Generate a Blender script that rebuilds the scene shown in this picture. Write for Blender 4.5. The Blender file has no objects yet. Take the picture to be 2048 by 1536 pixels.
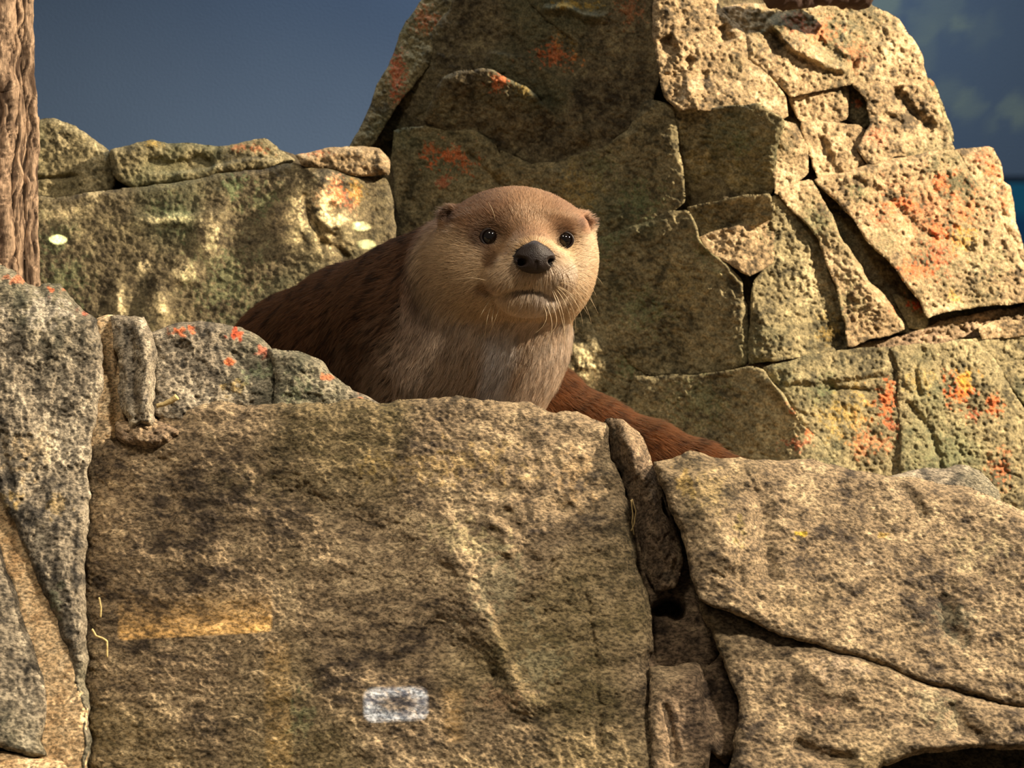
import bpy, math, random
import numpy as np
import openvdb
from mathutils import Vector, Matrix
from mathutils.bvhtree import BVHTree

S = bpy.context.scene
COL = S.collection
rng = np.random.default_rng(7)
random.seed(7)

# ------------------------------------------------------------------ camera
F = 2740.0                                   # focal length in pixels of the 2048x1536 frame
PITCH = math.radians(3.0)
CAM = np.array([0.0, 0.0, 1.5])
cd = bpy.data.cameras.new('camera')
cd.sensor_width = 36.0
cd.lens = 36.0 * F / 2048.0
cd.clip_start, cd.clip_end = 0.02, 60
cd.dof.use_dof = True
cd.dof.focus_distance = 1.2
cd.dof.aperture_fstop = 22.0
cam = bpy.data.objects.new('camera', cd)
COL.objects.link(cam)
cam.location = CAM
cam.rotation_euler = (math.pi / 2 + PITCH, 0, 0)
S.camera = cam
FWD = np.array([0, math.cos(PITCH), math.sin(PITCH)])
UP = np.array([0, -math.sin(PITCH), math.cos(PITCH)])


def W(u, v, d):
    """World point seen at pixel (u, v) at depth d along the view axis."""
    u = np.asarray(u, float); v = np.asarray(v, float); d = np.asarray(d, float)
    x = (u - 1024.0) / F * d
    y = (768.0 - v) / F * d
    return np.stack([x, d * FWD[1] + y * UP[1], CAM[2] + d * FWD[2] + y * UP[2]], -1)


def PX(P):
    q = P - CAM
    d = q @ FWD
    return 1024 + F * q[..., 0] / d, 768 - F * (q @ UP) / d, d


# ------------------------------------------------------------------ world, lights, exposure
S.view_settings.view_transform = 'Standard'
S.view_settings.look = 'None'
S.view_settings.exposure = 0.0
S.view_settings.gamma = 1.0
S.view_settings.use_curve_mapping = False

w = bpy.data.worlds.new('dim_hall')
S.world = w
w.use_nodes = True
bg = w.node_tree.nodes['Background']
bg.inputs[0].default_value = (1.0, 0.90, 0.76, 1)
bg.inputs[1].default_value = 0.15


def aim(o, target):
    o.rotation_euler = (Vector(target) - o.location).to_track_quat('-Z', 'Y').to_euler()


def spot(name, loc, target, energy, color, radius, cone, blend=0.4):
    l = bpy.data.lights.new(name, 'SPOT')
    l.energy, l.color, l.shadow_soft_size = energy, color, radius
    l.spot_size, l.spot_blend = math.radians(cone), blend
    o = bpy.data.objects.new(name, l)
    COL.objects.link(o)
    o.location = loc
    aim(o, target)
    return o


WARM = (1.0, 0.83, 0.61)
spot('key_spotlight', (2.9, 1.3, 3.3), (0.3, 1.8, 1.6), 1400, WARM, 0.05, 70)
spot('front_spotlight', (0.95, -0.25, 3.2), (-0.20, 0.82, 1.30), 225, (1.0, 0.89, 0.74), 0.10, 66, 0.9)
spot('left_fill', (-0.55, -0.2, 3.5), (0.05, 1.9, 1.55), 58, (1.0, 0.88, 0.72), 0.2, 70)  # fill lamp added to lift the cliff's dark side and the ledge
spot('wall_washer', (0.2, 2.6, 4.2), (0.2, 3.7, 1.7), 190, (0.86, 0.93, 1.0), 0.3, 150, 1.0)


def gobo(name, loc, centre, half, color, strength, corner=0.3, soft=0.12, falloff=0.0, hollow=0.0):
    """An added, unseen spot lamp whose beam is cut to a rounded rectangle."""
    l = bpy.data.lights.new(name, 'SPOT')
    l.energy, l.color, l.shadow_soft_size = 1.0, color, 0.0
    o = bpy.data.objects.new(name, l)
    COL.objects.link(o)
    o.location = loc
    aim(o, centre)
    dist = (Vector(centre) - o.location).length
    hx, hy = half[0] / dist, half[1] / dist
    l.spot_size = min(2.5, 2.6 * math.atan(math.hypot(hx, hy)) + 0.02)
    l.spot_blend = 0.0
    l.use_nodes = True
    nt = l.node_tree
    em = nt.nodes['Emission']
    tc = nt.nodes.new('ShaderNodeTexCoord')
    sp = nt.nodes.new('ShaderNodeSeparateXYZ')
    nt.links.new(tc.outputs['Normal'], sp.inputs[0])

    def m(op, a, b=None):
        n = nt.nodes.new('ShaderNodeMath')
        n.operation = op
        for i, x in enumerate((a, b)):
            if x is None:
                continue
            if isinstance(x, (int, float)):
                n.inputs[i].default_value = x
            else:
                nt.links.new(x, n.inputs[i])
        return n.outputs[0]
    z = m('ABSOLUTE', sp.outputs[2])
    xx = m('DIVIDE', m('DIVIDE', sp.outputs[0], z), hx)
    yy0 = m('DIVIDE', m('DIVIDE', sp.outputs[1], z), hy)
    cx, cy = (1.0, 1.0) if corner >= 1 else (corner * min(hx, hy) / hx, corner * min(hx, hy) / hy)
    ax = m('DIVIDE', m('MAXIMUM', m('SUBTRACT', m('ABSOLUTE', xx), 1 - cx), 0.0), cx)
    ay = m('DIVIDE', m('MAXIMUM', m('SUBTRACT', m('ABSOLUTE', yy0), 1 - cy), 0.0), cy)
    r = m('SQRT', m('ADD', m('MULTIPLY', ax, ax), m('MULTIPLY', ay, ay)))
    mr = nt.nodes.new('ShaderNodeMapRange')
    mr.inputs[1].default_value = 1.0 - soft
    mr.inputs[2].default_value = 1.0
    mr.inputs[3].default_value = 1.0
    mr.inputs[4].default_value = 0.0
    nt.links.new(r, mr.inputs[0])
    out = mr.outputs[0]
    if falloff:
        g = nt.nodes.new('ShaderNodeMapRange')
        g.inputs[1].default_value, g.inputs[2].default_value = -1.0, 1.0
        g.inputs[3].default_value, g.inputs[4].default_value = 1.0, 1.0 - falloff
        nt.links.new(yy0, g.inputs[0])
        out = m('MULTIPLY', out, m('MULTIPLY', g.outputs[0], g.outputs[0]))
    if hollow:
        e = m('SQRT', m('ADD', m('MULTIPLY', m('MULTIPLY', xx, xx), 1.5), m('MULTIPLY', m('MULTIPLY', yy0, yy0), 2.6)))
        g = nt.nodes.new('ShaderNodeMapRange')
        g.inputs[1].default_value, g.inputs[2].default_value = 0.45, 1.1
        g.inputs[3].default_value, g.inputs[4].default_value = 1.0 - hollow, 1.0
        nt.links.new(e, g.inputs[0])
        out = m('MULTIPLY', out, g.outputs[0])
    nt.links.new(m('MULTIPLY', out, strength), em.inputs['Strength'])
    return o


# ------------------------------------------------------------------ noise (numpy)
_P = np.random.default_rng(3).permutation(4096).astype(np.int64)
_G = np.random.default_rng(4).uniform(0, 2 * math.pi, 4096)
_GX, _GY = np.cos(_G), np.sin(_G)


def noise2(x, y, seed=0):
    x = x + seed * 17.31; y = y - seed * 9.77
    xi = np.floor(x).astype(np.int64); yi = np.floor(y).astype(np.int64)
    fx, fy = x - xi, y - yi

    def g(i, j):
        h = _P[(_P[(xi + i) & 4095] + yi + j) & 4095]
        return _GX[h] * (fx - i) + _GY[h] * (fy - j)
    sx = fx * fx * fx * (fx * (fx * 6 - 15) + 10)
    sy = fy * fy * fy * (fy * (fy * 6 - 15) + 10)
    a = g(0, 0); a = a + (g(1, 0) - a) * sx
    b = g(0, 1); b = b + (g(1, 1) - b) * sx
    return (a + (b - a) * sy) * 1.5


def fbm(x, y, octv=4, seed=0, gain=0.5):
    t = 0; a = 1.0; n = 0
    for i in range(octv):
        t = t + a * noise2(x, y, seed + i * 5)
        n += a; a *= gain; x, y = 2.03 * (0.8 * x + 0.6 * y), 2.03 * (0.8 * y - 0.6 * x)
    return t / n


def fibre(x, y, seed):
    return noise2(x, y, seed) + 0.6 * noise2(x * 2.3, y * 1.5, seed + 1) + 0.4 * noise2(x * 4.9, y * 3.1, seed + 2)


def ridged(x, y, octv=3, seed=0):
    t = 0; a = 1.0; n = 0
    for i in range(octv):
        t = t + a * (1 - 2 * np.abs(noise2(x, y, seed + i * 5)))
        n += a; a *= 0.5; x, y = 2.1 * (0.8 * x + 0.6 * y), 2.1 * (0.8 * y - 0.6 * x)
    return t / n


def sstep(a, b, x):
    t = np.clip((x - a) / (b - a), 0, 1)
    return t * t * (3 - 2 * t)


def lin(c):
    c = np.asarray(c, float) / 255.0
    return np.where(c <= 0.04045, c / 12.92, ((c + 0.055) / 1.055) ** 2.4)


def mix(a, b, t):
    return a + (b - a) * t[..., None]


# ------------------------------------------------------------------ object helpers
def put(o, parent=None):
    COL.objects.link(o)
    if parent is not None:
        o.parent = parent
    return o


def thing(name, label, cat, loc, group=None):
    o = bpy.data.objects.new(name, None)
    o.empty_display_size = 0.05
    o.location = loc
    put(o)
    return tag(o, label, cat, group)


def tag(o, label, cat, group=None):
    o['label'] = label
    o['category'] = cat
    if group:
        o['group'] = group
    return o


def mesh(name, P, faces, mat, parent=None, col=None, smooth=True, base=None):
    """One mesh object; P in world space, stored relative to its thing's base."""
    P = np.asarray(P, np.float64)
    off = np.array(parent.location) if parent is not None else np.zeros(3)
    if parent is not None and parent.parent is not None:
        off = off + np.array(parent.parent.location)
    if base is not None:
        off = off + np.asarray(base) - off
    me = bpy.data.meshes.new(name)
    Q = P - off
    if isinstance(faces, np.ndarray):
        n = faces.shape[1]
        me.vertices.add(len(Q))
        me.vertices.foreach_set('co', Q.astype(np.float32).ravel())
        me.loops.add(faces.size)
        me.loops.foreach_set('vertex_index', faces.astype(np.int32).ravel())
        me.polygons.add(len(faces))
        me.polygons.foreach_set('loop_start', np.arange(0, faces.size, n, dtype=np.int32))
        me.update(calc_edges=True)
    else:
        me.from_pydata([tuple(q) for q in Q], [], faces)
        me.update()
    if smooth:
        me.polygons.foreach_set('use_smooth', np.ones(len(me.polygons), bool))
    if col is not None:
        a = me.attributes.new('Col', 'FLOAT_COLOR', 'POINT')
        c4 = np.ones((len(Q), 4), np.float32)
        c4[:, :3] = np.clip(col, 0, 1)
        a.data.foreach_set('color', c4.ravel())
    me.materials.append(mat)
    o = bpy.data.objects.new(name, me)
    if base is not None:
        o.location = base
    return put(o, parent)


def tube(pts, rad, n=8, seed=0, rough=0.0):
    """Swept tube along pts with per-point radius and closed ends."""
    pts = np.asarray(pts, float); m = len(pts)
    rad = np.broadcast_to(np.asarray(rad, float), (m,))
    T = np.gradient(pts, axis=0)
    T /= np.linalg.norm(T, axis=1)[:, None] + 1e-12
    ref = np.array([0.31, -0.9, 0.3])
    A = np.cross(T, ref); A /= np.linalg.norm(A, axis=1)[:, None] + 1e-12
    B = np.cross(T, A)
    th = np.arange(n) * 2 * math.pi / n
    r = rad[:, None] * np.ones((1, n))
    if rough:
        r = r * (1 + rough * noise2(np.arange(m)[:, None] * 0.35 + 0 * th, th[None] * 1.3 + 3, seed))
    P = pts[:, None] + r[..., None] * (np.cos(th)[None, :, None] * A[:, None] + np.sin(th)[None, :, None] * B[:, None])
    P = P.reshape(-1, 3)
    f = []
    for i in range(m - 1):
        for j in range(n):
            k = (j + 1) % n
            f.append((i * n + j, i * n + k, (i + 1) * n + k, (i + 1) * n + j))
    f.append(tuple(range(n))[::-1])
    f.append(tuple((m - 1) * n + j for j in range(n)))
    return P, f


def resample(poly, step):
    poly = np.asarray(poly, float)
    d = np.r_[0, np.cumsum(np.linalg.norm(np.diff(poly, axis=0), axis=1))]
    n = max(2, int(d[-1] / step))
    t = np.linspace(0, d[-1], n)
    return np.stack([np.interp(t, d, poly[:, k]) for k in range(poly.shape[1])], -1)


# ------------------------------------------------------------------ materials
def nodes_of(name):
    m = bpy.data.materials.new(name)
    m.use_nodes = True
    return m, m.node_tree, m.node_tree.nodes['Principled BSDF']


def rock_material(name, scale=1.0, bump=0.6, speck=0.45, stretch=(1, 1, 1)):
    m, nt, b = nodes_of(name)
    N, L = nt.nodes.new, nt.links.new
    b.inputs['Roughness'].default_value = 0.88
    b.inputs['Specular IOR Level'].default_value = 0.25
    at = N('ShaderNodeAttribute'); at.attribute_name = 'Col'
    tc = N('ShaderNodeTexCoord')
    mp = N('ShaderNodeMapping'); mp.inputs['Scale'].default_value = stretch
    L(tc.outputs['Object'], mp.inputs[0])
    n1 = N('ShaderNodeTexNoise'); n1.inputs['Scale'].default_value = 430 * scale
    n1.inputs['Detail'].default_value = 6; n1.inputs['Roughness'].default_value = 0.65
    n2 = N('ShaderNodeTexNoise'); n2.inputs['Scale'].default_value = 150 * scale
    n2.inputs['Detail'].default_value = 8; n2.inputs['Roughness'].default_value = 0.7
    L(mp.outputs[0], n1.inputs['Vector']); L(mp.outputs[0], n2.inputs['Vector'])
    r1 = N('ShaderNodeMapRange'); r1.inputs[1].default_value = 0.41; r1.inputs[2].default_value = 0.58
    r1.inputs[3].default_value = 1 - speck; r1.inputs[4].default_value = 1.0 + 0.45 * speck
    L(n1.outputs[0], r1.inputs[0])
    r2 = N('ShaderNodeMapRange'); r2.inputs[1].default_value = 0.3; r2.inputs[2].default_value = 0.7
    r2.inputs[3].default_value = 0.78; r2.inputs[4].default_value = 1.22
    L(n2.outputs[0], r2.inputs[0])
    mu = N('ShaderNodeMath'); mu.operation = 'MULTIPLY'
    L(r1.outputs[0], mu.inputs[0]); L(r2.outputs[0], mu.inputs[1])
    vm = N('ShaderNodeVectorMath'); vm.operation = 'SCALE'
    L(at.outputs['Color'], vm.inputs[0]); L(mu.outputs[0], vm.inputs['Scale'])
    L(vm.outputs[0], b.inputs['Base Color'])
    ad = N('ShaderNodeMath'); ad.operation = 'ADD'
    L(n1.outputs[0], ad.inputs[0]); L(n2.outputs[0], ad.inputs[1])
    bp = N('ShaderNodeBump'); bp.inputs['Strength'].default_value = bump
    bp.inputs['Distance'].default_value = 0.003
    L(ad.outputs[0], bp.inputs['Height']); L(bp.outputs[0], b.inputs['Normal'])
    return m


def plain(name, rgb, rough=0.6, spec=0.4, coat=0.0, bump=0.0, bscale=300):
    m, nt, b = nodes_of(name)
    b.inputs['Base Color'].default_value = (*lin(rgb), 1)
    b.inputs['Roughness'].default_value = rough
    b.inputs['Specular IOR Level'].default_value = spec
    b.inputs['Coat Weight'].default_value = coat
    if bump:
        n = nt.nodes.new('ShaderNodeTexNoise'); n.inputs['Scale'].default_value = bscale
        n.inputs['Detail'].default_value = 5
        tc = nt.nodes.new('ShaderNodeTexCoord'); nt.links.new(tc.outputs['Object'], n.inputs['Vector'])
        bp = nt.nodes.new('ShaderNodeBump'); bp.inputs['Strength'].default_value = bump
        bp.inputs['Distance'].default_value = 0.003
        nt.links.new(n.outputs[0], bp.inputs['Height']); nt.links.new(bp.outputs[0], b.inputs['Normal'])
    return m


M_FRONT = rock_material('weathered_rock', 1.0, 0.8, 0.62, (0.7, 1, 1.25))
M_CLIFF = rock_material('cliff_rock', 0.7, 0.7, 0.42)
M_BARK = rock_material('bark', 0.8, 0.7, 0.3, (1.6, 1.6, 0.35))

# ------------------------------------------------------------------ rock block builder
PAL = {   # dark, mid, light, tint
    'front': ((58, 48, 38), (138, 118, 90), (190, 166, 128), (130, 116, 72)),
    'grey': ((56, 52, 46), (138, 126, 106), (190, 176, 150), (120, 118, 90)),
    'brown': ((60, 48, 38), (134, 112, 88), (182, 156, 122), (124, 110, 74)),
    'dark': ((58, 50, 36), (112, 100, 74), (150, 136, 100), (92, 98, 70)),  # mostly for cliff blocks in shade: the shade is put into the colour
    'olive': ((70, 64, 46), (138, 126, 92), (180, 164, 122), (104, 112, 80)),
    'pale': ((70, 60, 44), (162, 138, 102), (212, 188, 148), (116, 116, 82)),  # for blocks facing the key lamp: their light is put into the colour
    'sand': ((196, 156, 108), (236, 200, 150), (248, 218, 172), (226, 190, 138)),
    'core': ((48, 40, 30), (92, 80, 58), (120, 104, 76), (80, 78, 54)),
}
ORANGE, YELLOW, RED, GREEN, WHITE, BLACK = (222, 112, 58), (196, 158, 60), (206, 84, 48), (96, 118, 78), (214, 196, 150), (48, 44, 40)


def paint(u, v, x, z, pal, seed, spots, grain):
    seed = 7
    d, m, l, t = (lin(c) for c in PAL[pal])
    n1 = fbm(x * 9 * grain[0], z * 9 * grain[1], 5, seed + 1, 0.6)
    n2 = fbm(x * 45 * grain[0], z * 45 * grain[1], 4, seed + 2, 0.65)
    n3 = fbm(x * 6, z * 6, 3, seed + 3)
    nf = noise2(x * 210, z * 210, seed + 9)
    n4 = fbm(x * 120 * grain[0], z * 150 * grain[1], 3, seed + 4, 0.7)
    k = n1 * 0.65 + n2 * 0.65 + n4 * 0.55
    c = mix(m[None], l[None], sstep(0.02, 0.5, k))
    c = mix(c, np.broadcast_to(d, c.shape), sstep(-0.03, 0.40, -k) * 0.92)
    c = mix(c, np.broadcast_to(t, c.shape), sstep(0.0, 0.45, n3) * 0.4)
    for (su, sv, sr, rgb, st) in spots:
        su2, sr2 = (su, sr) if not isinstance(sr, tuple) else (su, sr)
        ru, rv = (sr, sr) if not isinstance(sr, tuple) else sr
        q = np.sqrt(((u - su) / ru) ** 2 + ((v - sv) / rv) ** 2)
        msk = sstep(0.05, 0.4, 1.0 - q + 1.3 * n2 + 0.8 * nf - 0.35) * st
        c = mix(c, np.broadcast_to(lin(rgb), c.shape), np.clip(msk, 0, 1))
    return c


def poly_sd(u, v, poly):
    """Signed distance (positive inside) to a closed polygon, and the closest boundary point."""
    A = poly; B = np.roll(poly, -1, axis=0)
    best = np.full(u.shape, 1e18); cu = np.zeros(u.shape); cv = np.zeros(u.shape)
    ins = np.zeros(u.shape, bool)
    for (ax, ay), (bx, by) in zip(A, B):
        dx, dy = bx - ax, by - ay
        L2 = dx * dx + dy * dy + 1e-9
        t = np.clip(((u - ax) * dx + (v - ay) * dy) / L2, 0, 1)
        px, py = ax + t * dx, ay + t * dy
        q = (u - px) ** 2 + (v - py) ** 2
        k = q < best
        best = np.where(k, q, best); cu = np.where(k, px, cu); cv = np.where(k, py, cv)
        if ay != by:
            cr = ((ay > v) != (by > v)) & (u < (bx - ax) * (v - ay) / (by - ay) + ax)
            ins ^= cr
    d = np.sqrt(best)
    return np.where(ins, d, -d), cu, cv


def line_q(u, v, pts):
    """Distance to a polyline, the side sign and the arc fraction."""
    best = np.full(u.shape, 1e18); side = np.zeros(u.shape); arc = np.zeros(u.shape)
    n = len(pts) - 1
    for i in range(n):
        (ax, ay), (bx, by) = pts[i], pts[i + 1]
        dx, dy = bx - ax, by - ay
        L = math.hypot(dx, dy) + 1e-9
        t = np.clip(((u - ax) * dx + (v - ay) * dy) / (L * L), 0, 1)
        q = np.hypot(u - ax - t * dx, v - ay - t * dy)
        s = ((u - ax) * dy - (v - ay) * dx) / L
        k = q < best
        best = np.where(k, q, best); side = np.where(k, s, side); arc = np.where(k, (i + t) / n, arc)
    return best, side, arc


_seed = [100]


def block(root, name, poly, d0, tilt=(0, 0), rim=16, drop=None, step=2.6, amp=1.0, pal='front', spots=(), feats=(),
          grain=(1, 1), mat=None, back=0.14, inset=0.6, edge=5.0, label=None, rough=1.0, grow=3.0, crackle=0.0):
    """A solid lump of rock: its outline given where it is seen, its face at depth d0(u, v) with relief, its
    edge rounded over RIM and carried BACK behind the face."""
    _seed[0] += 13
    sd_ = 100                                   # one field for all blocks, so that shared edges agree
    poly = np.asarray(poly, float)
    c0 = poly.mean(0)
    pr = resample(np.vstack([poly, poly[:1]]), 9.0)[:-1]
    # natural, broken outline
    nx = noise2(pr[:, 0] * 0.018, pr[:, 1] * 0.018, sd_) * edge + noise2(pr[:, 0] * 0.07, pr[:, 1] * 0.07, sd_ + 1) * edge * 0.45
    ny = noise2(pr[:, 0] * 0.018, pr[:, 1] * 0.018, sd_ + 2) * edge + noise2(pr[:, 0] * 0.07, pr[:, 1] * 0.07, sd_ + 3) * edge * 0.45
    pr = pr + np.stack([nx, ny], -1)
    if grow:                                      # neighbours run into each other instead of leaving a gap
        tg = np.roll(pr, -2, 0) - np.roll(pr, 2, 0)
        tg /= np.linalg.norm(tg, axis=1)[:, None] + 1e-9
        ar = np.sum(poly[:, 0] * np.roll(poly[:, 1], -1) - np.roll(poly[:, 0], -1) * poly[:, 1])
        pr = pr + grow * np.sign(ar) * np.stack([tg[:, 1], -tg[:, 0]], -1)
    lo, hi = pr.min(0) - 2 * step, pr.max(0) + 2 * step
    gu = np.arange(lo[0], hi[0] + step, step); gv = np.arange(lo[1], hi[1] + step, step)
    U, V = np.meshgrid(gu, gv)
    sd, cu, cv = poly_sd(U, V, pr)
    sd -= inset
    keep = (sd[:-1, :-1] > -step) & (sd[1:, :-1] > -step) & (sd[:-1, 1:] > -step) & (sd[1:, 1:] > -step)
    H, Wd = U.shape
    idx = np.arange(H * Wd).reshape(H, Wd)
    q = np.stack([idx[:-1, :-1], idx[1:, :-1], idx[1:, 1:], idx[:-1, 1:]], -1)[keep]
    used = np.unique(q)
    rem = np.full(H * Wd, -1); rem[used] = np.arange(len(used))
    q = rem[q]
    u = U.ravel()[used]; v = V.ravel()[used]; sd = sd.ravel()[used]
    cu = cu.ravel()[used]; cv = cv.ravel()[used]
    snap = sd < step * 0.55
    u = np.where(snap, cu, u); v = np.where(snap, cv, v); sd = np.where(snap, 0, np.maximum(sd, 0))
    dd = d0(u, v) if callable(d0) else d0 + tilt[0] * (u - c0[0]) / 1000 + tilt[1] * (v - c0[1]) / 1000
    if callable(d0):
        dd = dd + tilt[0] * (u - c0[0]) / 1000 + tilt[1] * (v - c0[1]) / 1000
    dref = float(np.mean(dd)); mpp = dref / F                # metres per pixel
    rd = (rim * mpp * 0.9) if drop is None else drop
    rimn = rim * (1 + 0.45 * noise2(u * 0.012, v * 0.012, sd_ + 5))
    t = np.clip(1 - sd / rimn, 0, 1)
    dd = dd + rd * (1 - np.sqrt(np.clip(1 - t * t, 0, 1)))
    x, z = u * mpp, v * mpp
    gx, gz = grain
    fade = sstep(0, 5 * step, sd) * 0.75 + 0.25
    A = amp * dref
    warp = fbm(x * 14, z * 14, 2, sd_ + 6) * 0.02
    ur_, vr_ = 0.86 * u + 0.5 * v, 0.86 * v - 0.5 * u
    g0 = fbm(ur_ / 12 * gx, vr_ / 12 * gz, 2, sd_ + 10, 0.85)
    grit_ = g0 - 0.9 * np.maximum(noise2(ur_ / 7.5, vr_ / 7.5, sd_ + 20) - 0.22, 0)
    nz = 0.009 * fbm((x + warp) * 8 * gx, (z + warp) * 8 * gz, 3, sd_ + 7) \
        + 0.0020 * rough * ridged((x + warp) * 26 * gx, (z - warp) * 26 * gz, 3, sd_ + 8) \
        + 0.0022 * rough * fbm(x * 55 * gx, z * 62 * gz, 2, sd_ + 9, 0.6) \
        + 0.0023 * mpp / 0.0005 * rough * grit_
    if crackle:
        wu, wv = u + 9 * noise2(u / 40, v / 40, sd_ + 21), v + 9 * noise2(u / 40, v / 40, sd_ + 22)
        cr = np.exp(-(noise2(wu / 34, wv / 15, sd_ + 23) / 0.11) ** 2) + 0.7 * np.exp(-(noise2((0.8 * wu - 0.6 * wv) / 17, (0.6 * wu + 0.8 * wv) / 10, sd_ + 24) / 0.12) ** 2)
        dd = dd + 0.0019 * crackle * cr * sstep(-0.5, 0.3, noise2(u / 90, v / 90, sd_ + 25)) * fade
    dd = dd - A * nz * fade
    for ft in feats:
        k = ft[0]
        if k in ('groove', 'ridge'):
            qd, s, arc = line_q(u, v, ft[1])
            wd = ft[2] * (1 + 0.35 * noise2(u * 0.02, v * 0.02, sd_ + 11))
            tap = sstep(0, 0.12, arc) * sstep(1.0, 0.88, arc) if len(ft) < 5 else 1.0
            g = np.exp(-(qd / wd) ** 2) * tap
            dd = dd + g * ft[3] * (1 if k == 'groove' else -1)
        elif k == 'step':          # left of the line (walking along it) comes forward by ft[3]
            qd, s, arc = line_q(u, v, ft[1])
            reach = ft[4]
            s = s + 4 * noise2(u * 0.03, v * 0.03, sd_ + 12)
            prof = sstep(-ft[2], ft[2], s) * np.exp(-(np.maximum(s, 0) / reach) ** 2)
            tap = sstep(0, 0.1, arc) * sstep(1.0, 0.9, arc)
            dd = dd - prof * ft[3] * tap * (qd < 2.5 * reach)
        elif k == 'bump':
            (bu, bv), (ru, rv), h = ft[1], ft[2], ft[3]
            qq = ((u - bu) / ru) ** 2 + ((v - bv) / rv) ** 2 + 0.5 * noise2(u * 0.03, v * 0.03, sd_ + 13)
            dd = dd - h * np.exp(-np.maximum(qq, 0))
        elif k == 'plane':         # a facet: past the line the face turns, depth per 1000 px
            qd, s, arc = line_q(u, v, ft[1])
            dd = dd + np.maximum(s + 5 * noise2(u * 0.02, v * 0.02, sd_ + 14), 0) / 1000 * ft[2]
    P = W(u, v, dd)
    col = paint(u, v, x, z, pal, sd_, spots, grain)
    # skirt: carry the rim back so that the lump has thickness
    e = np.concatenate([q[:, [0, 1]], q[:, [1, 2]], q[:, [2, 3]], q[:, [3, 0]]])
    key = np.sort(e, 1); kk = key[:, 0] * (len(u) + 1) + key[:, 1]
    _, first, cnt = np.unique(kk, return_index=True, return_counts=True)
    be = e[first[cnt == 1]]
    bv_ = np.unique(be)
    nb, nr = len(bv_), 4
    pos = np.full(len(u), -1); pos[bv_] = np.arange(nb)
    n0 = len(u)
    rings = [bv_]
    Ps, cs, fs = [P], [col], [q]
    for k in range(1, nr + 1):
        t = k / nr
        jit = 0.012 * np.abs(noise2(u[bv_] * 0.03 + 9 * t, v[bv_] * 0.03 + 5 * t, sd_ + 31)) + 0.004 * np.abs(noise2(u[bv_] * 0.15, v[bv_] * 0.15 + 40 * t, sd_ + 32))
        sh = 1.0 - 0.022 * t * t - jit * (1 if k < nr else 0.3)
        ub, vb = c0[0] + (u[bv_] - c0[0]) * sh, c0[1] + (v[bv_] - c0[1]) * sh
        Ps.append(W(ub, vb, dd[bv_] + back * t * (1 + 0.1 * noise2(u[bv_] * 0.05, v[bv_] * 0.05 + 7 * t, sd_ + 33))))
        xs, zs = u[bv_] * mpp + back * t * 0.8, v[bv_] * mpp + back * t * 0.8
        cs.append(paint(u[bv_], v[bv_], xs, zs, pal, sd_, (), grain))
        cur = n0 + (k - 1) * nb + np.arange(nb)
        pa, pb = pos[be[:, 0]], pos[be[:, 1]]
        fs.append(np.stack([rings[-1][pb], rings[-1][pa], cur[pa], cur[pb]], -1))
        rings.append(cur)
    P = np.vstack(Ps); col = np.vstack(cs); fc = np.vstack(fs)
    o = mesh(name, P, fc, mat or M_FRONT, root, col)
    if label:
        o['label'] = label
    return o


# ------------------------------------------------------------------ the setting
def wall_paint():
    nu, nv = 260, 150
    X = np.linspace(-2.6, 2.6, nu); Z = np.linspace(0.4, 3.4, nv)
    XX, ZZ = np.meshgrid(X, Z)
    P = np.stack([XX, np.full_like(XX, 3.7), ZZ], -1).reshape(-1, 3)
    u, v, d = PX(P)
    blue, blue2 = lin((70, 88, 112)), lin((84, 104, 128))
    c = mix(blue[None], blue2[None], sstep(900, 2000, u) * 0.8 + 0.15 * fbm(u * .004, v * .004, 3, 4))
    leaf = lin((118, 136, 132))
    for (lu, lv, r, s) in ((1770, 10, 50, .75), (1880, 20, 70, .35), (1830, 110, 60, .3), (1940, 215, 38, .5), (2030, 215, 40, .6), (1900, 190, 45, .35),
                           (1960, 60, 50, .2), (1985, 250, 25, .3), (1920, 50, 22, .6), (2040, 240, 26, .5), (2110, 150, 60, .5), (2200, 60, 80, .5), (1850, 60, 40, .3)):
        q = np.hypot(u - lu, v - lv) / r + 0.5 * fbm(u * .03, v * .03, 3, 9)
        c = mix(c, np.broadcast_to(leaf, c.shape), sstep(1.0, 0.4, q) * s)
    # painted water behind the right-hand rock, under a dark shore line
    c = mix(c, np.broadcast_to(lin((16, 94, 126)), c.shape), sstep(362, 366, v) * sstep(1300, 1400, u))
    c = mix(c, np.broadcast_to(lin((10, 66, 106)), c.shape), sstep(415, 440, v + 10 * noise2(u * .02, v * .02)) * sstep(1300, 1400, u))
    c = mix(c, np.broadcast_to(lin((22, 40, 58)), c.shape), sstep(8, 4, np.abs(v - 361)) * sstep(1300, 1400, u))
    i = np.arange(nu * nv).reshape(nv, nu)
    q = np.stack([i[:-1, :-1], i[:-1, 1:], i[1:, 1:], i[1:, :-1]], -1).reshape(-1, 4)
    m, nt, b = nodes_of('painted_wall')
    at = nt.nodes.new('ShaderNodeAttribute'); at.attribute_name = 'Col'
    nt.links.new(at.outputs['Color'], b.inputs['Base Color'])
    b.inputs['Roughness'].default_value = 0.7
    b.inputs['Specular IOR Level'].default_value = 0.2
    n = nt.nodes.new('ShaderNodeTexNoise'); n.inputs['Scale'].default_value = 120; n.inputs['Detail'].default_value = 4
    bp = nt.nodes.new('ShaderNodeBump'); bp.inputs['Strength'].default_value = 0.15; bp.inputs['Distance'].default_value = 0.004
    tc = nt.nodes.new('ShaderNodeTexCoord'); nt.links.new(tc.outputs['Object'], n.inputs['Vector'])
    nt.links.new(n.outputs[0], bp.inputs['Height']); nt.links.new(bp.outputs[0], b.inputs['Normal'])
    o = mesh('wall_back', P, q, m, None, c)
    o['kind'] = 'structure'


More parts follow.
